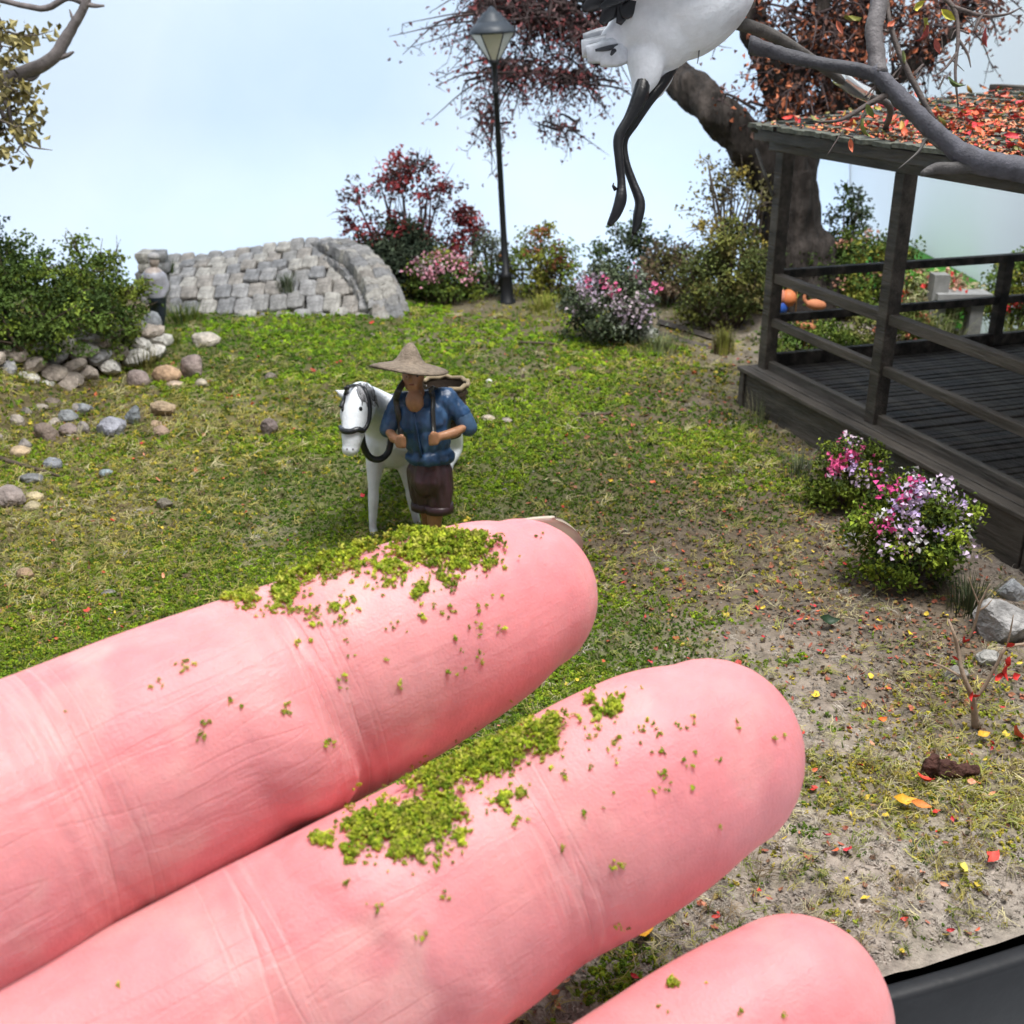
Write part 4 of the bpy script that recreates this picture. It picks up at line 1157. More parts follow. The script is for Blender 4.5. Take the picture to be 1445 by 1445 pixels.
# ------------------------------------------------------------------ garden pieces seen through the railing
m_orange = mat('orange_paint', (0.62, 0.20, 0.08), rough=0.5, var=0.12, bump=0.1)
m_bluep = mat('blue_paint', (0.03, 0.09, 0.38), rough=0.45, var=0.1, bump=0.1)
m_pink = mat('salmon_paint', (0.60, 0.24, 0.16), rough=0.5, var=0.12, bump=0.1)
for px_, py_, m_, lab in ((1112, 421, m_orange, 'orange round lantern on a wire hook, nearest the railing'), (1098, 419, m_pink, 'salmon round lantern left of the orange one'), (1100, 434, m_bluep, 'blue round lantern below the orange and salmon ones')):
    q = PY(px_, py_, 26.4)
    rt = empty('round_lantern', q)
    MB().lathe([(0.03, -0.2), (0.12, -0.17), (0.19, -0.06), (0.2, 0.02), (0.16, 0.13), (0.08, 0.19), (0.03, 0.21)], 14).build('globe', m_, rt)
    MB().tube([(0, 0, 0.2), (0.08, 0, 0.28), (0.2, 0, 0.26), (0.22, 0, -1.2)], 0.015, 5, (0.4, 0.2, 0.05)).build('wire_hook', M_MATTPAINT, rt)
    tag(rt, lab, 'lantern', 'round lanterns behind the pavilion')
def flamingo(px_, py_, Y, s, label, seed):
    q = at(px_, py_, Y); rt = empty('garden_flamingo', q)
    zc = max(0.5, PY(px_, py_, Y).z - q.z)
    mb = MB(); add_ell(mb, (0, 0, zc), (0.24 * s, 0.13 * s, 0.13 * s), (0, 0.15, 0))
    add_chain(mb, [(-0.18 * s, 0, zc), (-0.3 * s, 0, zc + 0.15 * s), (-0.24 * s, 0, zc + 0.36 * s), (-0.34 * s, 0, zc + 0.36 * s)], [0.06 * s, 0.04 * s, 0.04 * s, 0.05 * s], 8)
    me = remesh(mb, 'body', 0.03, 2); set_col(me, (0.62, 0.24, 0.12)); obj('body', me, M_MATTPAINT, rt)
    for dx in (-0.05, 0.06):
        MB().tube([(dx, 0, zc), (dx + 0.01, 0, -0.05)], 0.014, 5, (0.5, 0.24, 0.08)).build('leg', M_MATTPAINT, rt)
    tag(rt, label, 'bird figure', 'garden birds behind the pavilion')
flamingo(1152, 430, 26.2, 1.0, 'orange long-legged bird figure behind the pavilion railing', 1)
flamingo(1140, 462, 25.6, 0.9, 'pale orange bird figure low behind the lower railing', 2)
q = at(1345, 450, 27.2); sb = empty('stone_bench', q)
zt = PY(1345, 412, 27.2).z - q.z
MB().box((-0.55, -0.3, zt - 0.14), (0.75, 0.35, zt)).build('seat_slab', mat('pale_stone', (0.33, 0.33, 0.325), rough=0.9, var=0.25, bump=0.5), sb, False)
MB().box((-0.62, -0.1, -0.2), (-0.25, 0.3, zt + 0.42)).build('stone_post', mat('mid_stone', (0.27, 0.27, 0.26), rough=0.9, var=0.25, bump=0.5), sb, False)
MB().box((0.35, -0.15, -0.2), (0.65, 0.25, zt - 0.141)).build('stone_leg', mat('mid_stone2', (0.3, 0.3, 0.29), rough=0.9, var=0.25, bump=0.5), sb, False)
tag(sb, 'pale stone bench with a grey post behind the pavilion', 'bench')
# a strip of bright lawn outside the model, far behind the pavilion
structure(MB().box((11.2, 34.6, -2), (14.2, 41, PY(1330, 384, 36).z)).build('lawn_mat', mat('bright_lawn', (0.07, 0.26, 0.03), rough=0.9, var=0.25, scale=3, bump=0.5)))

# ------------------------------------------------------------------ big maple behind the pavilion
def limb(mb, pts, rad, col=(0.04, 0.033, 0.03), n=12, k=6, rough=0.18, seed=0):
    p, r = catmull(pts, rad, k)
    p = p + (np.random.default_rng(seed).normal(size=p.shape) * r[:, None] * 0.035)
    mb.tube(p, r, n, col, rough=rough, seed=seed)
    return p
YT = 29.0
tb = at(1128, 400, YT)
troot = empty('maple_tree', tb)
def T(px_, py_, dy=0.0):
    return PY(px_, py_, YT + dy) - tb
mb = MB()
limb(mb, [Vector((0.1, 0, -0.5)), T(1128, 372), T(1118, 330), T(1117, 280), T(1114, 225)], [1.25, 0.95, 0.74, 0.7, 0.6], n=28, k=10, rough=0.08, seed=1)
for (dx, dy) in ((-0.9, -0.3), (0.85, -0.4), (0.2, -0.9), (-0.4, -0.7)):
    limb(mb, [Vector((dx * 0.35, dy * 0.35, 1.6)), Vector((dx * 0.8, dy * 0.8, 0.5)), Vector((dx * 1.4, dy * 1.4, -0.35))], [0.2, 0.26, 0.12], seed=2 + int(dx * 10) + 12)
L1 = [T(1112, 285), T(1060, 205), T(1010, 158), T(960, 112, 1.0), T(915, 55, 3.0), T(865, 8, 4.5), T(800, -40, 5.5)]
L2 = [T(1116, 285), T(1105, 150), T(1075, 75, 0.2), T(1060, 5, 0.3), T(1050, -90, 0.5)]
L3 = [T(1120, 285), T(1150, 175, 0.4), T(1200, 90, 0.5), T(1230, -40, 0.8)]
L4 = [T(1150, 175, 0.4), T(1250, 120, 0.2), T(1330, 60, 0.0), T(1390, -10, 0)]
L5 = [T(1105, 150), T(1140, 80, -0.2), T(1165, 0, -0.3), T(1180, -90, -0.3)]
tips = []
for i, (L_, r_) in enumerate(((L1, [0.5, 0.5, 0.46, 0.44, 0.36, 0.26, 0.16]), (L2, [0.5, 0.42, 0.33, 0.3, 0.2]), (L3, [0.45, 0.34, 0.26, 0.2]), (L4, [0.26, 0.2, 0.16, 0.08]), (L5, [0.3, 0.22, 0.18, 0.1]))):
    tips.append(limb(mb, L_, r_, seed=20 + i, k=8, rough=0.1))
me = remesh(mb, 'trunk', 0.07, 6)
v = verts_np(me)
ridge_ = fbm(v * np.array([3.2, 3.2, 0.9]), 4, 81) - 0.5
me.vertices.foreach_set('co', (v + normals_np(me) * (ridge_ * 0.34)[:, None]).astype(np.float32).ravel())
set_col(me, np.array([0.045, 0.037, 0.033])[None] * (0.35 + 1.5 * np.clip(ridge_ + 0.4, 0, 1))[:, None])
obj('trunk', me, M_BARK, troot)
# twigs + leaves in clusters as the photo shows them
rn = np.random.default_rng(77)
def crown(name, blobs, cols, ntw, lpt, lsize, droop=0.25, seed=0, sparse=1.0, src=None, back=0.0):
    rn = np.random.default_rng(seed)
    mt, ml = MB(), MB()
    for (cx, cy, rx, ry, wgt) in blobs:
        for k in range(int(ntw * wgt)):
            e = T(cx + rn.normal() * rx * 0.55, cy + rn.normal() * ry * 0.55, back + rn.normal() * 1.1)
            s0 = T(cx + rn.normal() * rx * 0.3, cy - abs(rn.normal()) * ry * 0.25, back + rn.normal() * 0.6)
            if src is not None and not back:
                j = src[np.argmin(np.linalg.norm(src - np.array(e), axis=1))]
                s0 = Vector(j) * 0.45 + s0 * 0.55
            m_ = (s0 + e) / 2 + Vector((rn.normal() * 0.2, rn.normal() * 0.2, 0.18 + rn.normal() * 0.1))
            e = e - Vector((0, 0, droop * rn.random()))
            p_, r_ = catmull([s0, m_, e], [0.045, 0.026, 0.008], 4)
            mt.tube(p_, r_, 4, (0.07, 0.05, 0.05))
            for j in range(6):
                a = Vector(p_[rn.integers(3, len(p_))]); b = a + Vector(rn.normal(size=3)) * 0.2 - Vector((0, 0, 0.1))
                mt.tube([a, (a + b) / 2 + Vector(rn.normal(size=3)) * 0.03, b], [0.014, 0.01, 0.004], 3, (0.07, 0.045, 0.045))
                n = max(1, int(lpt * sparse * 0.25))
                leaves(ml, np.array(b)[None] + rn.normal(size=(n, 3)) * 0.1, lsize, cpick(cols, n, rn, 0.25), rn, 1.7, -0.2, 0.4)
            n = int(lpt * sparse)
            t = rn.integers(3, len(p_), n)
            leaves(ml, p_[t] + rn.normal(size=(n, 3)) * 0.13, lsize, cpick(cols, n, rn, 0.25), rn, 1.7, -0.2, 0.4)
    mt.build('twigs', M_STEM, troot)
    ml.build(name, M_LEAF, troot, smooth_sh=False)
src = np.concatenate(tips)
crown('crown', [(760, 30, 120, 70, 1.5), (700, 20, 70, 60, 0.8), (840, 60, 70, 60, 0.9), (720, 110, 90, 50, 0.55), (800, 120, 70, 40, 0.5), (690, 175, 30, 40, 0.18), (800, 185, 40, 25, 0.12), (760, -80, 200, 80, 1.2)],
      [(0.25, 0.075, 0.08), (0.17, 0.065, 0.07), (0.31, 0.085, 0.085), (0.14, 0.08, 0.085), (0.20, 0.12, 0.12)], 85, 5, 0.08, 0.5, 5, src=src, back=6.0)
crown('crown', [(1130, 100, 80, 60, 1.0), (1170, 40, 90, 60, 1.2), (1100, 150, 60, 30, 0.7), (1190, 110, 50, 50, 0.6), (1290, 60, 60, 70, 0.8), (1250, 0, 90, 50, 0.9), (1360, 20, 80, 40, 0.45), (1050, 150, 40, 40, 0.12), (1150, -90, 200, 80, 1.2), (1080, 30, 60, 50, 0.4)],
      [(0.30, 0.10, 0.055), (0.20, 0.075, 0.05), (0.38, 0.12, 0.06), (0.14, 0.07, 0.055), (0.44, 0.16, 0.08), (0.17, 0.10, 0.08)], 54, 5, 0.085, 0.3, 6, src=src)
tag(troot, 'big dark-barked maple with red-brown leaves behind the pavilion', 'tree')

# ------------------------------------------------------------------ foreground branch reaching in from the right
fb = Vector((7.5, 11.0, hgt(7.5, 11.0)))
froot = empty('bare_tree', fb)
DB = 13.2
def B(px_, py_, d=DB):
    return P(px_, py_, d) - fb
gcol = (0.075, 0.075, 0.092)
mb = MB()
limb(mb, [Vector((0, 0, -0.3)), Vector((0.1, 0.15, 1.5)), Vector((0.25, 0.4, 3.2)), B(1640, 300), B(1540, 262), B(1445, 240), B(1375, 226), B(1335, 200), B(1290, 158), B(1255, 122), B(1232, 96)],
     [0.3, 0.22, 0.19, 0.15, 0.145, 0.14, 0.14, 0.115, 0.105, 0.10, 0.105], gcol, 14, 8, 0.14, 3)
mb.build('trunk', M_GREYBARK, froot)
def branch(pts, rad, c=gcol, seed=0, name='branch'):
    mb = MB(); limb(mb, [B(*q) for q in pts], rad, c, 9, 5, 0.2, seed); return mb.build(name, M_GREYBARK, froot)
branch([(1240, 105), (1236, 75), (1232, 40), (1240, 0), (1236, -60), (1225, -150)], [0.115, 0.10, 0.105, 0.10, 0.09, 0.07], (0.13, 0.12, 0.125), 4)
branch([(1245, 108), (1205, 97), (1150, 88), (1105, 76), (1075, 68), (1058, 62)], [0.09, 0.078, 0.08, 0.082, 0.095, 0.10], (0.05, 0.05, 0.06), 5)
branch([(1385, 228), (1350, 236), (1320, 238), (1300, 246)], [0.1, 0.075, 0.06, 0.03], (0.07, 0.066, 0.066), 6)
branch([(1318, 170), (1290, 118), (1268, 72), (1255, 30), (1250, -20)], [0.035, 0.035, 0.032, 0.03, 0.025], (0.08, 0.065, 0.06), 7, 'twig')
branch([(1262, 128), (1225, 148), (1190, 168), (1160, 172), (1148, 170)], [0.04, 0.03, 0.022, 0.014, 0.005], (0.07, 0.055, 0.05), 8, 'twig')
branch([(1225, 148), (1218, 165), (1205, 188)], [0.03, 0.02, 0.006], (0.07, 0.055, 0.05), 9, 'twig')
branch([(1325, 208), (1308, 196), (1296, 214), (1268, 238)], [0.03, 0.022, 0.014, 0.006], (0.09, 0.085, 0.08), 10, 'twig')
branch([(1310, -20), (1345, 10), (1352, 50), (1348, 100), (1352, 150)], [0.035, 0.03, 0.025, 0.018, 0.008], (0.09, 0.07, 0.065), 11, 'twig')
branch([(1345, 10), (1385, 22), (1420, 20), (1442, 10)], [0.03, 0.022, 0.016, 0.006], (0.09, 0.07, 0.065), 12, 'twig')
branch([(1350, 75), (1335, 95), (1320, 108)], [0.02, 0.014, 0.005], (0.09, 0.07, 0.065), 13, 'twig')
branch([(1352, 55), (1365, 75), (1370, 95)], [0.02, 0.014, 0.005], (0.09, 0.07, 0.065), 14, 'twig')
branch([(1385, 22), (1378, 35), (1375, 45)], [0.02, 0.02, 0.008], (0.09, 0.07, 0.065), 15, 'twig')
rb = np.random.default_rng(9)
for k in range(26):
    b0 = [(1350, 80), (1390, 20), (1265, 60), (1200, 165), (1290, 120), (1360, 60), (1210, 170), (1240, 20)][k % 8]
    x0, y0 = b0[0] + rb.normal() * 14, b0[1] + rb.normal() * 12
    branch([(x0, y0), (x0 + rb.normal() * 10, y0 + rb.normal() * 9), (x0 + rb.normal() * 18, y0 + rb.normal() * 16)], [0.012, 0.009, 0.003], (0.09, 0.07, 0.065), 40 + k, 'twig')
for k, (x0, y0, s, c, rz) in enumerate([(1338, 22, 0.28, (0.45, 0.42, 0.05), 0.6), (1385, 55, 0.3, (0.36, 0.06, 0.06), 1.3), (1345, 122, 0.3, (0.09, 0.13, 0.04), 0.4), (1290, 10, 0.3, (0.5, 0.45, 0.06), -0.5), (1273, 82, 0.22, (0.28, 0.32, 0.12), 1.2),
                                      (1225, 155, 0.26, (0.16, 0.2, 0.05), 0.9), (1215, 185, 0.3, (0.20, 0.24, 0.07), 1.0), (1199, 205, 0.22, (0.6, 0.16, 0.08), 1.3), (1310, 50, 0.3, (0.34, 0.07, 0.06), -0.9), (1320, 65, 0.26, (0.4, 0.1, 0.08), 1.0),
                                      (1200, 30, 0.28, (0.2, 0.2, 0.04), 0.2), (1185, 40, 0.24, (0.34, 0.09, 0.05), 1.0), (1255, 38, 0.24, (0.4, 0.1, 0.05), 0.4), (1310, 35, 0.2, (0.3, 0.33, 0.06), 1.5), (1235, 155, 0.18, (0.42, 0.4, 0.1), 0.2)]):
    me = leaf_mesh(150 + k, 0.5, 0.5); set_col(me, c); me.materials.append(M_PAPERLEAF)
    o = obj('leaf', me, None, froot); o.location = B(x0, y0, DB - 0.05); o.scale = (s * 0.75, s * 0.6, s)
    o.rotation_euler = (1.0 + rb.normal() * 0.6, rz, rb.normal() * 0.8)
tag(froot, 'bare grey-barked branch with a few leaves reaching in from the right', 'tree')

# ------------------------------------------------------------------ tree whose branch shows in the upper left corner
yb = Vector((-13.2, 23.5, hgt(-13.2, 23.5)))
yroot = empty('yellow_tree', yb)
def Y_(px_, py_, Y=23.0):
    return PY(px_, py_, Y) - yb
mb = MB(); limb(mb, [Vector((0, 0, -0.3)), Vector((0.2, 0.1, 2.5)), Vector((0.5, -0.2, 4.5)), Y_(-60, 130), Y_(-20, 118), Y_(25, 105), Y_(70, 85), Y_(95, 50), Y_(118, 10), Y_(125, -10)], [0.55, 0.42, 0.35, 0.22, 0.18, 0.14, 0.13, 0.10, 0.08, 0.075], (0.17, 0.15, 0.15), 10, 6, 0.2, 3)
mb.build('trunk', M_GREYBARK, yroot)
for k, (pts, rad) in enumerate([([(120, 4), (95, -3), (65, 12), (35, 8), (0, 0), (-40, -10)], [0.06, 0.06, 0.06, 0.055, 0.05, 0.05]), ([(118, 4), (132, 8), (147, 8)], [0.05, 0.04, 0.02]),
                                ([(80, 82), (95, 78), (104, 73)], [0.06, 0.045, 0.02]), ([(104, 32), (101, 22), (98, 13)], [0.035, 0.025, 0.01]), ([(25, 105), (45, 112), (60, 100)], [0.06, 0.04, 0.01]),
                                ([(-20, 118), (10, 150), (20, 190), (45, 225)], [0.07, 0.045, 0.03, 0.008]), ([(-20, 118), (15, 180), (40, 205), (74, 212)], [0.06, 0.04, 0.025, 0.006])]):
    mb = MB(); limb(mb, [Y_(*q) for q in pts], rad, (0.16, 0.14, 0.14), 7, 4, 0.15, 60 + k); mb.build('branch', M_GREYBARK, yroot)
rn = np.random.default_rng(4); mt, ml = MB(), MB()
for k in range(230):
    x0, y0 = rn.uniform(-190, 30), rn.uniform(35, 210)
    a = Y_(x0, y0, 23 + rn.normal() * 0.6); b = a + Vector((rn.normal() * 0.25 + 0.1, rn.normal() * 0.2, -0.05 + rn.normal() * 0.2))
    mt.tube([a, (a + b) / 2 + Vector(rn.normal(size=3)) * 0.04, b], [0.022, 0.015, 0.005], 4, (0.12, 0.10, 0.085))
    n = 8
    leaves(ml, np.array(b)[None] + rn.normal(size=(n, 3)) * 0.12, 0.13, cpick([(0.33, 0.28, 0.10), (0.22, 0.19, 0.08), (0.40, 0.35, 0.16), (0.14, 0.12, 0.06)], n, rn, 0.2), rn, 1.5, 0, 0.4)
mt.build('twigs', M_STEM, yroot); ml.build('crown', M_LEAF, yroot, smooth_sh=False)
tag(yroot, 'yellow-leaved tree with a bare grey branch in the upper left corner', 'tree')

# ------------------------------------------------------------------ bare twigs with red leaves at the lower right
def twig_plant(label, paths, base, reds, seed):
    b0 = GG(*base); rt = empty('bare_twig', b0)
    dd = proj(b0.x, b0.y, b0.z)[2]
    for k, (pts, rad) in enumerate(paths):
        mb = MB(); rad = [q * 0.68 for q in rad]
        P3 = [PY(x_, y_, b0.y + dy_) - b0 for (x_, y_, dy_) in pts]
        limb(mb, P3, rad, (0.30, 0.22, 0.16), 7, 5, 0.18, seed + k); mb.build('stem', M_STEM, rt)
    for k, (x_, y_, s) in enumerate(reds):
        me = leaf_mesh(seed + 300 + k, 0.7, 0.55); set_col(me, (0.58, 0.03, 0.025)); me.materials.append(M_PAPERLEAF)
        o = obj('leaf', me, None, rt); o.location = PY(x_, y_, b0.y - 0.06) - b0; o.scale = (s * 0.7,) * 3; o.rotation_euler = (1.0, R.uniform(-1.5, 1.5), R.uniform(0, 3))
    tag(rt, label, 'twig plant', 'bare twigs with red leaves')
twig_plant('forked bare twig with red leaves at its fork, near the right edge', [([(1376, 1026, 0), (1374, 1000, 0), (1372, 985, 0), (1358, 950, 0), (1352, 918, 0.1), (1346, 895, 0.1), (1338, 874, 0.2)], [0.06, 0.055, 0.05, 0.036, 0.034, 0.028, 0.022]),
    ([(1374, 990, 0), (1390, 968, 0), (1408, 935, 0), (1420, 915, 0), (1448, 908, 0)], [0.035, 0.028, 0.026, 0.026, 0.02]), ([(1356, 955, 0), (1325, 938, 0.1), (1295, 930, 0.1)], [0.024, 0.016, 0.006]), ([(1420, 915, 0), (1426, 890, 0), (1430, 868, 0)], [0.016, 0.014, 0.006])],
    (1376, 1028), [(1368, 982, 0.16), (1377, 984, 0.14), (1370, 1000, 0.12), (1414, 948, 0.26), (1420, 935, 0.2), (1408, 955, 0.18), (1426, 912, 0.16), (1347, 930, 0.14), (1430, 955, 0.2)], 1)
twig_plant('thin grey twig with two raised shoots beside the grey boulder', [([(1366, 905, 0), (1376, 880, 0), (1382, 855, 0), (1390, 838, 0), (1397, 824, 0)], [0.028, 0.028, 0.026, 0.022, 0.012]), ([(1381, 852, 0), (1374, 835, 0), (1367, 815, 0)], [0.016, 0.013, 0.008]), ([(1380, 862, 0), (1392, 855, 0), (1400, 846, 0)], [0.018, 0.013, 0.008])],
    (1366, 907), [(1358, 903, 0.18), (1364, 906, 0.14)], 30)
# loose sticks on the ground
def stick(pts, rad, label, seed):
    b0 = GG(*pts[0]); mb = MB()
    limb(mb, [GG(*q) - b0 + Vector((0, 0, 0.05)) for q in pts], rad, (0.10, 0.075, 0.055), 6, 4, 0.2, seed)
    o = mb.build('fallen_stick', M_STEM); o.location = b0; tag(o, label, 'stick', 'sticks lying on the ground')
stick([(735, 486), (765, 487), (800, 490)], [0.03, 0.035, 0.02], 'dark stick on the bare path left of the flowering bush', 1)
stick([(820, 588), (850, 588), (862, 586)], [0.03, 0.04, 0.02], 'short dark stick on the earth in the middle of the lawn', 2)
stick([(0, 650), (30, 660), (60, 668), (85, 676)], [0.05, 0.045, 0.035, 0.02], 'tan stick lying in the rubble at the left edge', 3)
stick([(1045, 816), (1062, 806), (1085, 808)], [0.03, 0.03, 0.015], 'short black stick on the earth left of the big flower shrub', 4)
# ------------------------------------------------------------------ white horse figurine
hb = GG(540, 757); hb = Vector((PY(560, 700, 16.8).x, 16.8, 0.0))
hroot = empty('horse_figurine', hb)
def Hh(px_, py_, Y):
    return PY(px_, py_, Y) - hb
gz = hgt(-2, 15.8)
mb = MB()
add_chain(mb, [Hh(509, 560, 15.62), Hh(505, 578, 15.45), Hh(500, 602, 15.25), Hh(497, 618, 15.15), Hh(496, 632, 15.1)], [0.22, 0.245, 0.185, 0.155, 0.12], 18)
add_ell(mb, Hh(501, 585, 15.45), (0.22, 0.2, 0.2))
add_ell(mb, Hh(494, 634, 15.08), (0.125, 0.12, 0.10))
add_chain(mb, [Hh(512, 562, 15.65), Hh(527, 575, 15.95), Hh(545, 592, 16.25), Hh(556, 612, 16.5)], [0.22, 0.29, 0.37, 0.44], 18)
add_chain(mb, [Hh(553, 622, 16.35), Hh(568, 610, 17.0), Hh(590, 598, 17.7), Hh(612, 580, 18.4)], [0.43, 0.46, 0.47, 0.46], 20)
add_ell(mb, Hh(616, 575, 18.5), (0.42, 0.46, 0.44))
def leg_pts(pts, rads):
    add_chain(mb, [Hh(*q) for q in pts], rads, 12)
leg_pts([(533, 628, 16.15), (529, 660, 16.05), (527, 690, 15.95), (527, 703, 15.92), (526, 740, 15.85), (527, 752, 15.82), (526, 764, 15.72)], [0.2, 0.135, 0.085, 0.088, 0.062, 0.075, 0.085])
leg_pts([(563, 630, 16.3), (573, 662, 16.25), (579, 690, 16.2), (581, 702, 16.18), (588, 735, 16.15), (589, 745, 16.15), (592, 757, 16.05)], [0.2, 0.13, 0.085, 0.088, 0.062, 0.072, 0.08])
leg_pts([(628, 600, 18.6), (640, 632, 18.75), (632, 655, 18.4), (634, 672, 18.3), (640, 684, 18.2)], [0.3, 0.17, 0.11, 0.08, 0.10])
leg_pts([(600, 608, 18.7), (606, 640, 18.85), (604, 660, 18.8), (604, 676, 18.5)], [0.28, 0.16, 0.1, 0.1])
for e in ((Hh(481, 556, 15.65), Hh(473, 549, 15.66)), (Hh(517, 549, 15.72), Hh(521, 538, 15.78))):
    add_chain(mb, [Hh(492 if e[0].x < Hh(500, 550, 15.7).x else 512, 556, 15.65), e[0], e[1]], [0.08, 0.06, 0.012], 8, smooth_path=False)
me = remesh(mb, 'body', 0.03, 5)
v = verts_np(me)
c = np.tile(np.array([0.66, 0.69, 0.74]), (len(v), 1)) * (0.92 + 0.12 * fbm(v * 3, 3, 2))[:, None]
low_ = smooth(0.28, 0.08, v[:, 2])[:, None]
c = c * (1 - 0.35 * low_) + np.array([0.30, 0.30, 0.32]) * 0.35 * low_
set_col(me, np.clip(c * 1.18, 0, 0.85))
obj('body', me, M_WHITE, hroot)
# snap helper: put strap points on the horse's surface
hbvh = BVHTree.FromPolygons([tuple(q) for q in v], [tuple(p.vertices) for p in me.polygons])
def on_horse(px_, py_, lift=0.02):
    o_ = Vector((0, 0, CAMH)) - hb; r_ = ray(px_, py_).normalized()
    h = hbvh.ray_cast(o_, r_)
    return (h[0] - r_ * lift) if h[0] is not None else None
def strap(pts, w, name, par=hroot, c=(0.016, 0.017, 0.02), Y=None, flat=0.5):
    out = []
    for q in pts:
        h = on_horse(q[0], q[1])
        if h is None or len(q) == 3:
            h = Hh(q[0], q[1], q[2] if len(q) == 3 else 15.3)
        out.append(h)
    p_, r_ = catmull(out, w, 5)
    mb = MB(); mb.tube(p_, r_, 7, c, flat=1.0); return mb.build(name, M_PAINT, par)
br = strap([(514, 548), (520, 562), (522, 580), (519, 598), (512, 609)], 0.032, 'bridle')
strap([(481, 603), (485, 608), (495, 609), (505, 606), (512, 608)], 0.042, 'noseband', br)
strap([(491, 546), (488, 556), (485, 566), (481, 575)], 0.034, 'browband', br)
strap([(487, 548), (500, 544), (514, 547)], 0.026, 'headpiece', br)
strap([(510, 612, 15.3), (513, 630, 15.35), (522, 645, 15.4), (536, 648, 15.45), (548, 638, 15.55), (552, 618, 15.6), (553, 600, 15.7)], 0.05, 'rein', br)
# mane, drawn as combed dark strands over the white neck
mbm = MB(); rn = np.random.default_rng(6)
for k in range(46):
    x0 = 503 + rn.random() * 24; y0 = 540 + rn.random() * 10
    pts = [on_horse(x0 + t * (6 + 6 * rn.random()), y0 + t * (14 + 16 * rn.random()), 0.008) for t in (0, 0.35, 0.7, 1)]
    if any(q is None for q in pts):
        continue
    g = rn.uniform(0.06, 0.36)
    mbm.tube(pts, [0.012, 0.017, 0.013, 0.004], 5, (g, g, g * 1.05))
mbm.build('mane', M_PAINT, hroot)
for (x0, y0) in ((509, 577), (484, 578)):
    q = on_horse(x0, y0, 0.0)
    if q is not None:
        mbe = MB(); add_ell(mbe, q, (0.026, 0.026, 0.032), n=10, m=8); o = mbe.build('eye', M_BLACK, hroot)
for (x0, y0) in ((490, 634), (498, 634)):
    q = on_horse(x0, y0, -0.005)
    if q is not None:
        mbe = MB(); add_ell(mbe, q, (0.016, 0.014, 0.02), n=8, m=6); o = mbe.build('nostril', M_MATTPAINT, hroot); set_col(o.data, (0.25, 0.24, 0.26))
# saddle pad and tail
mbs = MB(); add_ell(mbs, Hh(575, 575, 17.35), (0.5, 0.42, 0.2), (0.2, 0, 0.2)); me = remesh(mbs, 'saddle', 0.035, 3); set_col(me, (0.085, 0.06, 0.085)); obj('saddle', me, M_PAINT, hroot)
mbs = MB(); add_chain(mbs, [Hh(622, 560, 18.9), Hh(632, 590, 19.2), Hh(634, 630, 19.2)], [0.08, 0.13, 0.05], 10); me = remesh(mbs, 'tail', 0.03, 2); set_col(me, (0.5, 0.5, 0.53)); obj('tail', me, M_PAINT, hroot)
tag(hroot, 'white painted horse figurine in a black bridle, facing the viewer', 'horse')

# ------------------------------------------------------------------ figurine of a person leading the horse
MY = 15.3
mb0 = Vector((PY(607, 765, MY).x, MY, hgt(-1.25, MY)))
mroot = empty('person', mb0)
def m_(px_, py_, dy=0.0):
    return PY(px_, py_, MY + dy) - mb0
mb = MB()   # the body: one continuous skin
add_ell(mb, m_(583, 528), (0.16, 0.17, 0.23)); add_ell(mb, m_(582, 541, -0.06), (0.12, 0.12, 0.12))
add_ell(mb, m_(578, 533, -0.17), (0.03, 0.04, 0.05)); add_ell(mb, m_(597, 530, 0.02), (0.025, 0.04, 0.05))
add_chain(mb, [m_(586, 545), m_(590, 565, 0.04)], [0.11, 0.13], 12, smooth_path=False)
add_ell(mb, m_(585, 566, -0.13), (0.13, 0.1, 0.17))
add_chain(mb, [m_(598, 578, 0.05), m_(604, 620, 0.03), m_(608, 660, 0.05)], [0.18, 0.18, 0.2], 16)
add_chain(mb, [m_(640, 565, 0.06), m_(664, 598, 0.04), m_(640, 611, -0.2), m_(617, 617, -0.36)], [0.07, 0.08, 0.075, 0.06], 12, smooth_path=False)
add_chain(mb, [m_(556, 570, 0.06), m_(546, 604, 0.02), m_(556, 618, -0.2), m_(566, 623, -0.33)], [0.07, 0.08, 0.075, 0.06], 12, smooth_path=False)
for (hx, hy, sg) in ((613, 620, 1), (565, 624, -1)):
    add_ell(mb, m_(hx, hy, -0.38), (0.085, 0.07, 0.085))
    for k in range(4):   # fingers closed round the strap
        add_chain(mb, [m_(hx + sg * 4, hy - 6 + k * 4.2, -0.43), m_(hx - sg * 3, hy - 6 + k * 4.2, -0.48), m_(hx - sg * 7, hy - 5 + k * 4.2, -0.43)], [0.024, 0.026, 0.022], 7, smooth_path=False)
    add_chain(mb, [m_(hx + sg * 3, hy - 8, -0.42), m_(hx - sg * 2, hy - 10, -0.47), m_(hx - sg * 5, hy - 9, -0.46)], [0.026, 0.026, 0.02], 7, smooth_path=False)
add_chain(mb, [m_(620, 690, 0.02), m_(614, 722, 0.0), m_(613, 745, -0.02), m_(612, 762, -0.02)], [0.17, 0.13, 0.10, 0.085], 12)
add_chain(mb, [m_(598, 690, 0.15), m_(604, 722, 0.22), m_(604, 735, 0.32), m_(604, 744, 0.36)], [0.17, 0.12, 0.10, 0.08], 12)
add_chain(mb, [m_(612, 765, 0.0), m_(610, 771, -0.2)], [0.08, 0.075], 10, smooth_path=False)
me = remesh(mb, 'body', 0.022, 3)
set_col(me, np.array([0.40, 0.20, 0.11])[None] * (0.85 + 0.3 * fbm(verts_np(me) * 4, 3, 8))[:, None])
obj('body', me, M_PAINT, mroot)
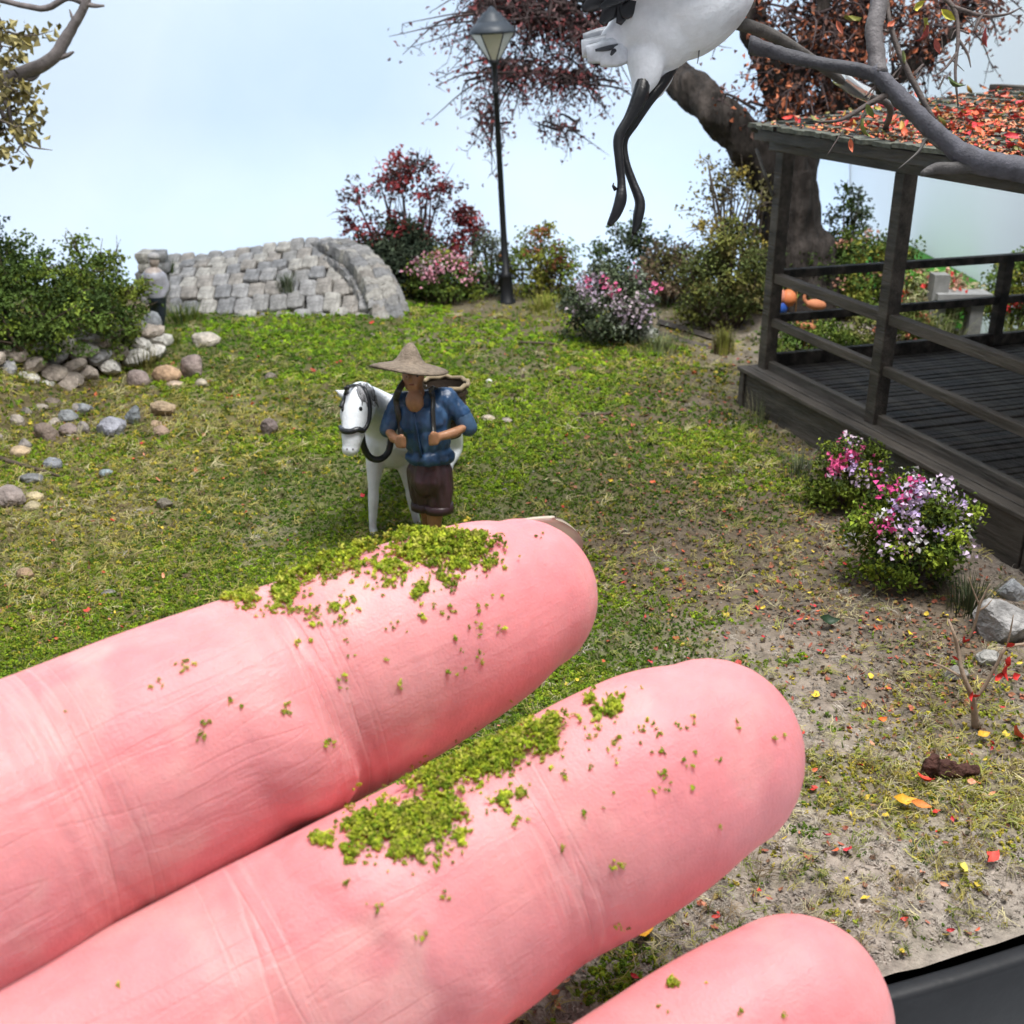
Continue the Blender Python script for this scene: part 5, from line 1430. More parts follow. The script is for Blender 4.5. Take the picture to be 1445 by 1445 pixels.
# shirt
mb = MB()
def sleeve(pts, r_):
    add_chain(mb, pts, r_, 14, smooth_path=False)
add_ell(mb, m_(598, 590, 0.06), (0.385, 0.28, 0.34)); add_ell(mb, m_(603, 615, 0.04), (0.34, 0.26, 0.42)); add_ell(mb, m_(607, 642, 0.05), (0.37, 0.33, 0.16))
add_chain(mb, [m_(566, 566, 0.1), m_(632, 562, 0.1)], [0.14, 0.15], 14, smooth_path=False)
sleeve([m_(632, 565, 0.08), m_(650, 583, 0.06), m_(659, 599, 0.02)], [0.16, 0.14, 0.115])
sleeve([m_(564, 568, 0.08), m_(553, 588, 0.06), m_(548, 604, 0.0)], [0.15, 0.13, 0.11])
me = remesh(mb, 'shirt', 0.022, 3)
v = verts_np(me)
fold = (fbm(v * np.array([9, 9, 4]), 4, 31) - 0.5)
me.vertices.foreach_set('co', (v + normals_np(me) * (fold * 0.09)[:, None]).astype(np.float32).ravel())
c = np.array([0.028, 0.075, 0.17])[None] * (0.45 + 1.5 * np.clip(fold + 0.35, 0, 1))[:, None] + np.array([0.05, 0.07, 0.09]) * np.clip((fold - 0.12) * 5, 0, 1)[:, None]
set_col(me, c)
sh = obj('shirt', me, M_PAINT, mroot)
svh = BVHTree.FromPolygons([tuple(q) for q in verts_np(me)], [tuple(p.vertices) for p in me.polygons])
def on_shirt(px_, py_, lift=0.02):
    r_ = ray(px_, py_).normalized(); h = svh.ray_cast(Vector((0, 0, CAMH)) - mb0, r_)
    return (h[0] - r_ * lift) if h[0] is not None else m_(px_, py_, -0.25)
# open neck (skin shows in a V), collar, cuffs, button band
va = [on_shirt(575, 560, 0.014), on_shirt(597, 558, 0.014), on_shirt(584, 580, 0.014), on_shirt(586, 566, 0.02), on_shirt(579, 569, 0.014), on_shirt(591, 568, 0.014)]
MB().add([tuple(q) for q in va], [(0, 4, 3), (4, 2, 3), (3, 2, 5), (3, 5, 1), (0, 3, 1)], (0.40, 0.20, 0.11)).build('neckline', M_PAINT, sh)
for pts in ([(573, 556), (566, 566), (573, 574), (580, 571)], [(598, 552), (606, 552), (606, 561), (595, 565)]):
    a = [on_shirt(x_, y_, 0.035) for (x_, y_) in pts]; b = [q + Vector((0, 0.05, 0)) for q in a]
    MB().add([tuple(q) for q in a + b], [(0, 1, 2, 3), (7, 6, 5, 4), (0, 4, 5, 1), (1, 5, 6, 2), (2, 6, 7, 3), (3, 7, 4, 0)], (0.05, 0.10, 0.19)).build('collar', M_PAINT, sh)
mbc = MB(); mbc.tube([on_shirt(584, 582, 0.012), on_shirt(588, 605, 0.012), on_shirt(592, 630, 0.012), on_shirt(594, 645, 0.012)], 0.02, 6, (0.022, 0.06, 0.14)); mbc.build('button_band', M_PAINT, sh)
for (a, b, r_) in ((m_(654, 590, 0.04), m_(661, 603, 0.0), 0.135), (m_(551, 596, 0.03), m_(547, 606, 0.0), 0.125)):
    mbc = MB(); add_chain(mbc, [a, b], [r_, r_ * 0.95], 14, smooth_path=False); o = mbc.build('cuff', M_PAINT, sh); set_col(o.data, (0.05, 0.10, 0.18))
# shorts
mb = MB()
add_chain(mb, [m_(608, 655, 0.06), m_(608, 672, 0.06)], [0.27, 0.32], 18, smooth_path=False)
add_chain(mb, [m_(618, 665, 0.02), m_(621, 690, 0.0), m_(619, 708, -0.02)], [0.21, 0.205, 0.2], 14, smooth_path=False)
add_chain(mb, [m_(595, 665, 0.08), m_(597, 690, 0.1), m_(599, 706, 0.1)], [0.21, 0.2, 0.18], 14, smooth_path=False)
me = remesh(mb, 'shorts', 0.022, 2)
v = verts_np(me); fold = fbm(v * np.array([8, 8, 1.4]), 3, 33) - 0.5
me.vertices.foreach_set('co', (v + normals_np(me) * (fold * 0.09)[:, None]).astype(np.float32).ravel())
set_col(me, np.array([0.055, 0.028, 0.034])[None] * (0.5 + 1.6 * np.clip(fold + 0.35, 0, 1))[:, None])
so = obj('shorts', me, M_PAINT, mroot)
for (x_, y_, dy_, r_) in ((619, 716, -0.02, 0.2), (599, 713, 0.1, 0.18)):
    mbc = MB(); q = m_(x_, y_, dy_); mbc.lathe([(r_ * 0.9, -0.06), (r_ * 1.12, -0.05), (r_ * 1.14, 0.0), (r_ * 1.1, 0.06), (r_ * 0.9, 0.07)], 18, (0.045, 0.022, 0.026), q); mbc.build('turn_up', M_PAINT, so)
# hat: concave cone with a wide brim
hc = m_(577, 519)
prof = [(0.545, -0.045), (0.555, -0.03), (0.5, 0.0), (0.40, 0.03), (0.31, 0.05), (0.225, 0.075), (0.18, 0.12), (0.14, 0.19), (0.095, 0.275), (0.045, 0.335), (0.012, 0.35)]
mbh = MB(); mbh.lathe(prof + [], 40, (1, 1, 1)); mbh.lathe([(0.02, 0.24), (0.12, 0.14), (0.2, 0.04), (0.38, -0.005), (0.54, -0.05)], 40)
me = mbh.mesh('hat'); v = verts_np(me)
v[:, 2] += 0.05 * np.sin(np.arctan2(v[:, 1], v[:, 0]) * 2 + 0.6) * np.hypot(v[:, 0], v[:, 1])
me.vertices.foreach_set('co', v.astype(np.float32).ravel())
ringn = 0.75 + 0.35 * vnoise(np.stack([np.hypot(v[:, 0], v[:, 1]) * 22, v[:, 2] * 18, np.arctan2(v[:, 1], v[:, 0]) * 1.5], 1), 3)
set_col(me, np.array([0.245, 0.195, 0.15])[None] * ringn[:, None])
o = obj('hat', me, M_STRAW, mroot); o.location = hc; o.rotation_euler = (-0.24, 0.08, 0)
mbe = MB()
for (x_, y_) in ((575, 532), (589, 531)):
    add_ell(mbe, m_(x_, y_, -0.155), (0.018, 0.014, 0.012), n=8, m=6)
mbe.build('eyes', M_BLACK, mroot)
mbe = MB(); add_ell(mbe, m_(581, 543, -0.175), (0.04, 0.012, 0.012), n=10, m=6); o = mbe.build('mouth', M_PAINT, mroot); set_col(o.data, (0.28, 0.10, 0.07))
tag(mroot, 'figurine in a wide straw hat, blue shirt and dark shorts gripping basket straps', 'person')
# basket with straps
bk = empty('back_basket', m_(628, 600, 0.5) + mb0)
bz = bk.location
rim_c = PY(627, 541, MY + 0.5)
hgt_b = rim_c.z - PY(630, 615, MY + 0.5).z
mbk = MB()
for k in range(9):
    z0, z1 = -hgt_b * k / 9, -hgt_b * (k + 1) / 9 + 0.012
    r0 = 0.34 - 0.1 * (k / 9)
    mbk.lathe([(r0 - 0.02, z0), (r0 + 0.012 * (k % 2), (z0 + z1) / 2), (r0 - 0.02, z1)], 22, np.array([0.12, 0.085, 0.055]) * (0.8 + 0.3 * (k % 2)), tuple(rim_c - bz), False)
mbk.lathe([(0.26, -0.02), (0.22, -hgt_b * 0.95), (0.01, -hgt_b * 0.96)], 22, (0.05, 0.035, 0.025), tuple(rim_c - bz), False)
mbk.build('basket_body', M_MATTPAINT, bk)
mr = MB(); a_ = np.linspace(0, 2 * np.pi, 25)
mr.tube([rim_c - bz + Vector((0.345 * math.cos(t), 0.345 * math.sin(t), 0.02 * math.sin(9 * t))) for t in a_], 0.035, 7, (0.30, 0.235, 0.15)); mr.build('basket_rim', M_MATTPAINT, bk)
for pts in ([(608, 548), (611, 560), (611, 580), (612, 600), (613, 618)], [(562, 552), (559, 565), (562, 585), (565, 605), (566, 622)]):
    a = [on_shirt(x_, y_, 0.03) + mb0 - bz for (x_, y_) in pts]
    a[-1] = m_(pts[-1][0], pts[-1][1] + 2, -0.4) + mb0 - bz
    a = [rim_c - bz + Vector((-0.1, -0.3, 0.0))] + a if pts[0][0] > 600 else [a[0] + Vector((0.1, 0.35, 0.1))] + a
    p_, r_ = catmull(a, 0.045, 5)
    MB().tube(p_, r_, 8, (0.045, 0.042, 0.038), flat=0.5, up=(0, -1, 0.2)).build('strap', M_PAINT, bk)
tag(bk, 'brown woven basket carried on the figurine\'s back by two straps', 'basket')

# ------------------------------------------------------------------ standing figure half hidden by the hedge
fy = 27.6
f0 = at(224, 482, fy); r2 = empty('person', f0)
def s_(px_, py_, dy=0.0):
    return PY(px_, py_, fy + dy) - f0
mb = MB()
add_ell(mb, s_(217, 368), (0.13, 0.14, 0.17)); add_chain(mb, [s_(217, 376), s_(218, 386)], [0.09, 0.12], 10, smooth_path=False)
add_chain(mb, [s_(217, 392), s_(219, 410), s_(221, 420)], [0.27, 0.24, 0.22], 14)
add_chain(mb, [s_(229, 390), s_(234, 405), s_(229, 418, -0.1)], [0.11, 0.09, 0.07], 10)
add_chain(mb, [s_(206, 390), s_(202, 402), s_(206, 412, -0.15)], [0.11, 0.09, 0.07], 10)
add_chain(mb, [s_(226, 420), s_(227, 445), s_(225, 472)], [0.16, 0.12, 0.09], 10)
add_chain(mb, [s_(217, 420), s_(218, 445, 0.05), s_(218, 470, 0.05)], [0.15, 0.11, 0.085], 10)
for (x_, y_) in ((224, 475), (217, 473)):
    add_chain(mb, [s_(x_, y_), s_(x_ - 1, y_ + 3, -0.22)], [0.09, 0.08], 8, smooth_path=False)
me = remesh(mb, 'body', 0.03, 2)
v = verts_np(me)
zt = s_(220, 418).z; zh = s_(217, 383).z
c = np.where((v[:, 2] < zt)[:, None], np.array([[0.022, 0.03, 0.042]]), np.where((v[:, 2] > zh)[:, None], np.array([[0.36, 0.30, 0.27]]), np.array([[0.34, 0.34, 0.39]])))
set_col(me, c); obj('body', me, M_PAINT, r2)
mb = MB(); add_ell(mb, s_(217, 362), (0.15, 0.15, 0.10)); o = mb.build('cap', M_MATTPAINT, r2); set_col(o.data, (0.33, 0.32, 0.32))
mb = MB(); add_ell(mb, s_(203, 402, 0.05), (0.12, 0.14, 0.24)); o = mb.build('bag', M_MATTPAINT, r2); set_col(o.data, (0.02, 0.035, 0.032))
tag(r2, 'small figure in grey top and dark trousers standing between hedge and bridge', 'person')

# ------------------------------------------------------------------ crane model hanging at the top
CDp = 13.6
cb = P(950, 20, CDp); croot = empty('crane_bird', cb)
def K(px_, py_, dd=0.0):
    return P(px_, py_, CDp + dd) - cb
mb = MB()
add_chain(mb, [K(872, 62), K(905, 40), K(950, 10), K(1000, -22), K(1050, -65)], [0.24, 0.47, 0.66, 0.62, 0.36], 22)
add_ell(mb, K(925, 40, -0.02), (0.55, 0.5, 0.48), (0, 0.5, 0))
add_chain(mb, [K(1045, -60), K(1085, -110), K(1120, -170), K(1165, -215), K(1200, -235)], [0.33, 0.19, 0.14, 0.12, 0.13], 14)
add_chain(mb, [K(1200, -235), K(1235, -240)], [0.13, 0.07], 10, smooth_path=False)
add_chain(mb, [K(912, 85, -0.12), K(910, 108, -0.12), K(904, 126, -0.12)], [0.24, 0.19, 0.12], 14)
add_chain(mb, [K(930, 78, 0.2), K(932, 105, 0.2), K(926, 128, 0.15)], [0.24, 0.17, 0.10], 14)
add_chain(mb, [K(885, 55), K(868, 60)], [0.24, 0.2], 12, smooth_path=False)
me = remesh(mb, 'body', 0.035, 5)
v = verts_np(me)
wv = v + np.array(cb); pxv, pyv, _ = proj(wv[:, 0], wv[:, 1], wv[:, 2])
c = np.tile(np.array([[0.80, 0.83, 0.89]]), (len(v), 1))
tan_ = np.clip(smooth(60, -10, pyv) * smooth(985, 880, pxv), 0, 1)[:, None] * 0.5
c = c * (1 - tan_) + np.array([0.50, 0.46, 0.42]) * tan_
c = c * (0.96 + 0.06 * fbm(v * 2.5, 3, 3))[:, None]
dark_tail = 0 * (smooth(866, 850, pxv) * smooth(0.47, 0.5, fbm(v * np.array([3, 8, 8]), 3, 14)) * smooth(90, 62, pyv))[:, None]
c = c * (1 - dark_tail) + np.array([0.03, 0.035, 0.05]) * dark_tail
dk = (smooth(1090, 1120, pxv) * smooth(-80, -120, pyv))[:, None]
c = c * (1 - dk) + np.array([0.02, 0.02, 0.025]) * dk
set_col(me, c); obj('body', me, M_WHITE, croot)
LEGC = (0.006, 0.006, 0.008)
def cleg(pts, rad):
    mb = MB(); p_, r_ = catmull([K(*q) for q in pts], [q * 0.85 for q in rad], 6); mb.tube(p_, r_, 12, LEGC, rough=0.08); return mb.build('leg', M_PAINT, croot)
cleg([(908, 112, -0.18), (903, 135, -0.2), (888, 168, -0.2), (873, 195, -0.2), (874, 228, -0.2), (877, 258, -0.2), (876, 280, -0.2), (869, 302, -0.2), (859, 318, -0.2)], [0.10, 0.115, 0.085, 0.075, 0.065, 0.06, 0.085, 0.075, 0.035])
cleg([(952, 95, 0.12), (935, 118, 0.05), (915, 140, 0.0), (895, 172, 0.0), (880, 197, 0.0), (882, 225, 0.0), (893, 258, 0.0), (903, 285, 0.0), (900, 308, 0.0), (894, 330, 0.0)], [0.055, 0.075, 0.095, 0.08, 0.07, 0.06, 0.06, 0.075, 0.075, 0.03])
mb = MB(); mb.tube([K(869, 268, -0.2), K(865, 262, -0.22), K(866, 258, -0.22)], [0.03, 0.018, 0.006], 6, LEGC); mb.build('hind_toe', M_PAINT, croot)
mb = MB(); mb.tube([K(894, 328), K(892, 336), K(889, 343)], [0.02, 0.008, 0.003], 6, LEGC); mb.build('claw', M_PAINT, croot)
mb = MB(); mb.tube([K(987, 62, -0.1), K(986, 78, -0.1), K(984, 90, -0.1)], [0.012, 0.009, 0.005], 5, (0.2, 0.19, 0.19)); mb.build('wire', M_PAINT, croot)
# wings lifted above the body, long black flight feathers trailing
def feather(pts, w, c, par, name='feather'):
    p_, r_ = catmull([K(*q) for q in pts], w, 5)
    mb = MB(); mb.tube(p_, r_, 8, c, flat=0.28, up=tuple(ray(900, 20))); return mb.build(name, M_PAINT, par)
for k, (pts, c_) in enumerate([([(885, 48, 0.05), (850, 55, 0.0), (824, 60, 0.0)], (0.30, 0.32, 0.36)), ([(885, 58, -0.1), (850, 66, -0.12), (821, 69, -0.12)], (0.70, 0.73, 0.80)), ([(885, 62, -0.16), (858, 72, -0.18), (828, 77, -0.18)], (0.66, 0.69, 0.76)),
                               ([(880, 54, -0.14), (855, 60, -0.18), (832, 64, -0.18)], (0.035, 0.038, 0.05)), ([(872, 64, -0.22), (858, 68, -0.24), (840, 71, -0.24)], (0.05, 0.055, 0.07)), ([(888, 70, -0.15), (870, 78, -0.18), (846, 82, -0.16)], (0.70, 0.73, 0.80)), ([(868, 74, -0.26), (866, 72, -0.27), (862, 78, -0.26)], (0.02, 0.02, 0.03))]):
    feather(pts, [0.12, 0.13, 0.10] if k < 3 or k == 5 else [0.02, 0.03, 0.015], c_, croot, 'tail_feather')
for sgn, nm in ((-1, 'wing'), (1, 'wing')):
    mb = MB()
    zo = 0.45 * sgn
    add_chain(mb, [K(985, -25, zo), K(930, -90, zo * 2), K(880, -190, zo * 3.2), K(900, -300, zo * 4)], [0.3, 0.3, 0.22, 0.1], 14)
    if sgn < 0:
        add_chain(mb, [K(960, -30, zo), K(915, -22, zo * 0.9), K(882, -8, zo * 0.8)], [0.3, 0.24, 0.14], 12)
    me = remesh(mb, 'wing', 0.04, 4); set_col(me, (0.54, 0.54, 0.56)); w_ = obj('wing', me, M_PAINT, croot)
    for k in range(7):
        x0, y0 = 915 - k * 6, -28 - k * 22
        L_ = 70 + 12 * k
        feather([(x0, y0, zo * (1 + 0.3 * k)), (x0 - L_ * 0.55, y0 + 22 - k * 9, zo * (1.1 + 0.3 * k)), (x0 - L_, y0 + 40 - k * 16, zo * (1.2 + 0.3 * k))], [0.07, 0.085, 0.02], (0.02, 0.021, 0.026), w_)
    if sgn < 0:
        for k, pts in enumerate([[(905, -18, -0.4), (885, 6, -0.4), (873, 34, -0.38)], [(900, -20, -0.38), (866, 10, -0.38), (848, 34, -0.36)], [(892, -22, -0.36), (845, 0, -0.36), (822, 14, -0.34)], [(895, -10, -0.42), (886, 14, -0.42), (882, 26, -0.42)], [(880, -25, -0.34), (838, -8, -0.34), (815, -2, -0.34)]]):
            feather(pts, [0.08, 0.11, 0.035], (0.014, 0.014, 0.018), w_)
mb = MB(); mb.tube([K(1233, -240), K(1275, -242), K(1320, -240)], [0.06, 0.04, 0.008], 8, (0.2, 0.2, 0.13)); mb.build('beak', M_PAINT, croot)
tag(croot, 'white crane model with trailing black legs hanging at the top', 'bird')
# dark support rod with a clear sleeve, from the pavilion roof to the bird
ra = pav(2.6, 0.9, ZE + 0.22)
rroot = empty('support_rod', ra)
e_ = cb + K(1025, 28, 0.25)
pts = [Vector((0, 0, -0.1)), P(1255, 150, 16.6) - ra, P(1210, 128, 15.4) - ra, P(1145, 84, 14.5) - ra, P(1085, 47, 14.1) - ra, e_ - ra]
p_, r_ = catmull(pts, [0.05, 0.05, 0.055, 0.07, 0.075, 0.085], 6)
MB().tube(p_, r_, 9, (0.075, 0.068, 0.065), rough=0.06).build('rod', M_GREYBARK, rroot)
m_clear = mat('clear_sleeve', (0.85, 0.88, 0.9), rough=0.12, var=0, bump=0, spec=0.5, trans=0.85)
p2, _ = catmull([P(1182, 107, 15.0) - ra, P(1205, 124, 15.3) - ra, P(1226, 134, 15.8) - ra], None, 4)
MB().tube(p2, 0.10, 10).build('clear_sleeve', m_clear, rroot)
tag(rroot, 'thin dark rod with a clear sleeve running from roof to crane', 'rod')

# ------------------------------------------------------------------ the hand: three fingers in view, palm out of frame
IDX = [(737, 842, 8.9, 0.62), (690, 862, 8.72, 0.71), (590, 908, 8.4, 0.79), (430, 982, 8.0, 0.835), (250, 1066, 7.5, 0.885), (80, 1147, 7.05, 0.905), (-120, 1245, 6.55, 0.95), (-420, 1390, 6.0, 1.0)]
MID = [(1000, 1068, 8.15, 0.71), (918, 1108, 7.95, 0.80), (760, 1200, 7.65, 0.82), (609, 1287, 7.35, 0.85), (400, 1408, 6.95, 0.875), (150, 1550, 6.5, 0.895), (-200, 1740, 5.9, 0.98)]
RNG = [(1120, 1438, 7.4, 0.66), (1005, 1510, 7.2, 0.685), (815, 1640, 6.9, 0.70), (520, 1830, 6.4, 0.75), (120, 2040, 5.8, 0.85)]
LIT = [(620, 1960, 6.4, 0.56), (420, 2080, 6.1, 0.62), (100, 2230, 5.7, 0.68), (-250, 2330, 5.4, 0.75)]
vdir = -Vector((0, cT, -sT))
shells = []
fingers = []
hb0 = P(250, 1100, 7.3)
for F_ in (IDX, MID, RNG, LIT):
    pts = [P(a, b, d) - hb0 for (a, b, d, r) in F_]; rad = [q[3] for q in F_]
    mb = MB(); shells.append(mb)
    add_chain(mb, pts, rad, 40, flat=0.88, up=tuple(vdir), k=10)
    p_, r_ = catmull(pts, rad, 24)
    fingers.append((p_, r_))
# finger pads, knuckle bulges
add_ell(shells[0], P(330, 1030, 7.55) - hb0, (0.95, 0.62, 0.6), (0, 0.42, 0)); add_ell(shells[1], P(560, 1315, 7.1) - hb0, (0.95, 0.62, 0.62), (0, 0.52, 0))
palm = P(-900, 1980, 5.3) - hb0
for mb, F_ in zip(shells, (IDX, MID, RNG, LIT)):
    a = P(*F_[-1][:3]) - hb0
    add_chain(mb, [a, a * 0.5 + palm * 0.5, palm], [F_[-1][3], 1.15, 1.35], 20, flat=0.9, up=tuple(vdir))
wrist = P(-1750, 2200, 5.0) - hb0
add_chain(mb, [palm, (palm + wrist) / 2, wrist, wrist + Vector((-6, -1.2, 0.2))], [1.5, 1.5, 1.45, 1.9], 24)
add_chain(mb, [palm, P(-1000, 1640, 5.3) - hb0, P(-1000, 1300, 5.4) - hb0, P(-930, 1020, 5.6) - hb0], [1.3, 1.05, 0.9, 0.72], 20)
import bmesh
bm = bmesh.new(); SID = []
for k, q in enumerate(shells):
    t_me = remesh(q, 'shell', 0.03 if k < 3 else 0.06, 4, 0.5)
    SID += [k] * len(t_me.vertices)
    bm.from_mesh(t_me); bpy.data.meshes.remove(t_me)
me = bpy.data.meshes.new('hand'); bm.to_mesh(me); bm.free()
me.polygons.foreach_set('use_smooth', np.ones(len(me.polygons), bool))
SID = np.minimum(np.array(SID), 2)
v = verts_np(me); nrm = normals_np(me)
def fparam(pts, kf):
    """for each vertex: finger, distance from the tip along it, offset across it"""
    best = np.full(len(pts), 1e9); S = np.zeros(len(pts)); Cc = np.zeros(len(pts)); Fi = np.zeros(len(pts), int)
    for k in (kf,):
        p_, r_ = fingers[k]
        L_ = np.concatenate([[0], np.cumsum(np.linalg.norm(np.diff(p_, axis=0), axis=1))])
        t_ = np.gradient(p_, axis=0); t_ /= np.linalg.norm(t_, axis=1)[:, None]
        for i0 in range(0, len(pts), 40000):
            q = pts[i0:i0 + 40000]
            d = np.linalg.norm(q[:, None, :] - p_[None, ::2], axis=2)
            j = d.argmin(1) * 2
            dist = d.min(1) - r_[j]
            lat = np.cross(t_[j], np.array(vdir)); lat /= np.linalg.norm(lat, axis=1)[:, None]
            dv = q - p_[j]
            s = L_[j] + (dv * t_[j]).sum(1); cc = (dv * lat).sum(1)
            m = dist < best[i0:i0 + 40000]
            ii = np.arange(i0, i0 + len(q))[m]
            best[ii] = dist[m]; S[ii] = s[m]; Cc[ii] = cc[m]; Fi[ii] = k
    return S, Cc
S = np.zeros(len(v)); Cc = np.zeros(len(v)); Fi = SID
for k in range(3):
    m_k = SID == k
    S[m_k], Cc[m_k] = fparam(v[m_k], k)
def s_at(k, px_, py_, d):
    q = np.array(P(px_, py_, d) - hb0); p_, _ = fingers[k]
    L_ = np.concatenate([[0], np.cumsum(np.linalg.norm(np.diff(p_, axis=0), axis=1))])
    return L_[np.linalg.norm(p_ - q, axis=1).argmin()]
front = smooth(-0.1, 0.45, nrm @ np.array(vdir))
disp = np.zeros(len(v)); crease = np.zeros(len(v)); redn = np.zeros(len(v)); ivory = np.zeros(len(v))
wob = (fbm(np.stack([Cc * 2.2, S * 0.6, Fi * 5.0], 1), 3, 5) - 0.5) * 0.32
ampn = 0.35 + 1.1 * smooth(0.35, 0.65, vnoise(np.stack([Cc * 3.5, S * 4, Fi * 3.0], 1), 25))
for (k, q, lines, amp) in ((0, (432, 990, 8.0), ((-0.10, 0.9), (0.02, 1.0), (0.17, 0.5)), 1.0), (0, (95, 1145, 7.1), ((-0.2, 0.6), (0.0, 1.0), (0.2, 0.8), (0.36, 0.5)), 1.0),
                           (1, (752, 1208, 7.6), ((-0.11, 0.8), (0.02, 1.0), (0.15, 0.5)), 1.0), (1, (372, 1400, 6.9), ((-0.2, 0.6), (0.0, 1.0), (0.2, 0.7)), 1.0), (2, (830, 1600, 6.95), ((0, 1.0),), 1.0)):
    s0 = s_at(k, *q); on = (Fi == k) * front
    for off, a in lines:
        x_ = S - s0 - off - 0.10 * Cc - wob + 0.10 * Cc ** 2
        disp -= on * amp * a * ampn * 0.005 * np.exp(-(x_ / 0.04) ** 2)
        crease += on * a * np.exp(-(x_ / 0.05) ** 2)
        ivory += on * a * 0.7 * np.exp(-((x_ + 0.055) / 0.035) ** 2)
    disp -= on * 0.045 * np.exp(-((S - s0) / 0.3) ** 2)
    redn += on * np.exp(-((S - s0) / 0.3) ** 2)
# long lines between the joints and fine side wrinkles under the fingertip
ln = vnoise(np.stack([S * 0.7, Cc * 7.5, Fi * 7.0], 1), 12) - 0.5
ln = np.where(ln < -0.12, (ln + 0.12) * 2.2, ln * 0.15)
disp += front * ln * 0.008 * smooth(1.6, 2.6, S)
disp += (fbm(v * 1.6, 2, 9) - 0.5) * 0.02
me.vertices.foreach_set('co', (v + nrm * disp[:, None]).astype(np.float32).ravel())
# skin tone: flushed tips and joint creases, paler pads
tone_ = np.tile(np.array([0.715, 0.298, 0.30]), (len(v), 1))
fl = smooth(0.35, 0.65, fbm(v * 1.3, 3, 15))[:, None]
tone_ = tone_ * (1 - 0.6 * fl) + np.array([0.68, 0.225, 0.25]) * 0.6 * fl
fl = smooth(0.55, 0.7, fbm(v * 2.1 + 40, 3, 16))[:, None]
tone_ = tone_ * (1 - 0.55 * fl) + np.array([0.75, 0.41, 0.385]) * 0.55 * fl
tip_ = smooth(1.6, 0.2, S)[:, None]
tone_ = tone_ * (1 - 0.5 * tip_) + np.array([0.72, 0.24, 0.26]) * 0.5 * tip_
rr2 = np.clip(redn * 0.5, 0, 0.5)[:, None] * (0.4 + 0.9 * vnoise(v * 2.5, 3)[:, None])
tone_ = tone_ * (1 - rr2) + np.array([0.64, 0.19, 0.20]) * rr2
cr = np.clip(crease * 0.35, 0, 0.4)[:, None]; tone_ = tone_ * (1 - cr) + np.array([0.60, 0.21, 0.22]) * cr
iv = np.clip(ivory * 0.2, 0, 0.25)[:, None]; tone_ = tone_ * (1 - iv) + np.array([0.80, 0.50, 0.50]) * iv
set_col(me, tone_)
ds = np.full(len(v), 9.0)
for (k, q) in ((0, (432, 990, 8.0)), (0, (95, 1145, 7.1)), (1, (752, 1208, 7.6)), (1, (372, 1400, 6.9)), (2, (830, 1600, 6.95))):
    d_ = S - s_at(k, *q) - 0.10 * Cc + 0.10 * Cc ** 2 - wob * 0.4
    ds = np.where((Fi == k) & (np.abs(d_) < np.abs(ds)), d_, ds)
a = me.attributes.new('crs', 'FLOAT_VECTOR', 'POINT'); a.data.foreach_set('vector', np.stack([np.minimum(np.abs(ds), 0.7), Cc, Fi * 3.0], 1).astype(np.float32).ravel())
a = me.attributes.new('fco', 'FLOAT_VECTOR', 'POINT'); a.data.foreach_set('vector', np.stack([S, Cc, Fi * 3.0], 1).astype(np.float32).ravel())
# skin material
ms = bpy.data.materials.new('skin'); ms.use_nodes = True
nt = ms.node_tree; N, L = nt.nodes, nt.links; b = N['Principled BSDF']
at_ = N.new('ShaderNodeAttribute'); at_.attribute_name = 'col'
fc_ = N.new('ShaderNodeAttribute'); fc_.attribute_name = 'fco'
tc = N.new('ShaderNodeTexCoord')
n1 = N.new('ShaderNodeTexNoise'); n1.inputs['Scale'].default_value = 6; n1.inputs['Detail'].default_value = 6
L.new(tc.outputs['Object'], n1.inputs['Vector'])
mr_ = N.new('ShaderNodeMapRange'); mr_.inputs[1].default_value = 0.3; mr_.inputs[2].default_value = 0.7; mr_.inputs[3].default_value = 0.93; mr_.inputs[4].default_value = 1.07
L.new(n1.outputs['Fac'], mr_.inputs[0])
vm = N.new('ShaderNodeVectorMath'); vm.operation = 'SCALE'; L.new(at_.outputs['Color'], vm.inputs[0]); L.new(mr_.outputs[0], vm.inputs['Scale'])
SKIN_SRC = vm.outputs[0]
b.inputs['Roughness'].default_value = 0.46
b.inputs['Specular IOR Level'].default_value = 0.32
b.inputs['Subsurface Weight'].default_value = 0.45
b.inputs['Subsurface Radius'].default_value = (1.0, 0.32, 0.22)
b.inputs['Subsurface Scale'].default_value = 0.18
mp1 = N.new('ShaderNodeMapping'); mp1.inputs['Scale'].default_value = (1.3, 11.0, 1.0); L.new(fc_.outputs['Vector'], mp1.inputs[0])
nA = N.new('ShaderNodeTexNoise'); nA.inputs['Scale'].default_value = 1.0; nA.inputs['Detail'].default_value = 4; L.new(mp1.outputs[0], nA.inputs['Vector'])
mp2 = N.new('ShaderNodeMapping'); mp2.inputs['Scale'].default_value = (24.0, 3.0, 1.0); L.new(fc_.outputs['Vector'], mp2.inputs[0])
nB = N.new('ShaderNodeTexNoise'); nB.inputs['Scale'].default_value = 1.0; nB.inputs['Detail'].default_value = 3; L.new(mp2.outputs[0], nB.inputs['Vector'])
nC = N.new('ShaderNodeTexNoise'); nC.inputs['Scale'].default_value = 45; nC.inputs['Detail'].default_value = 3; L.new(tc.outputs['Object'], nC.inputs['Vector'])
def madd(a, w, b_=None):
    q = N.new('ShaderNodeMath'); q.operation = 'MULTIPLY_ADD'; L.new(a, q.inputs[0]); q.inputs[1].default_value = w
    if b_ is not None:
        L.new(b_, q.inputs[2])
    else:
        q.inputs[2].default_value = 0
    return q.outputs[0]
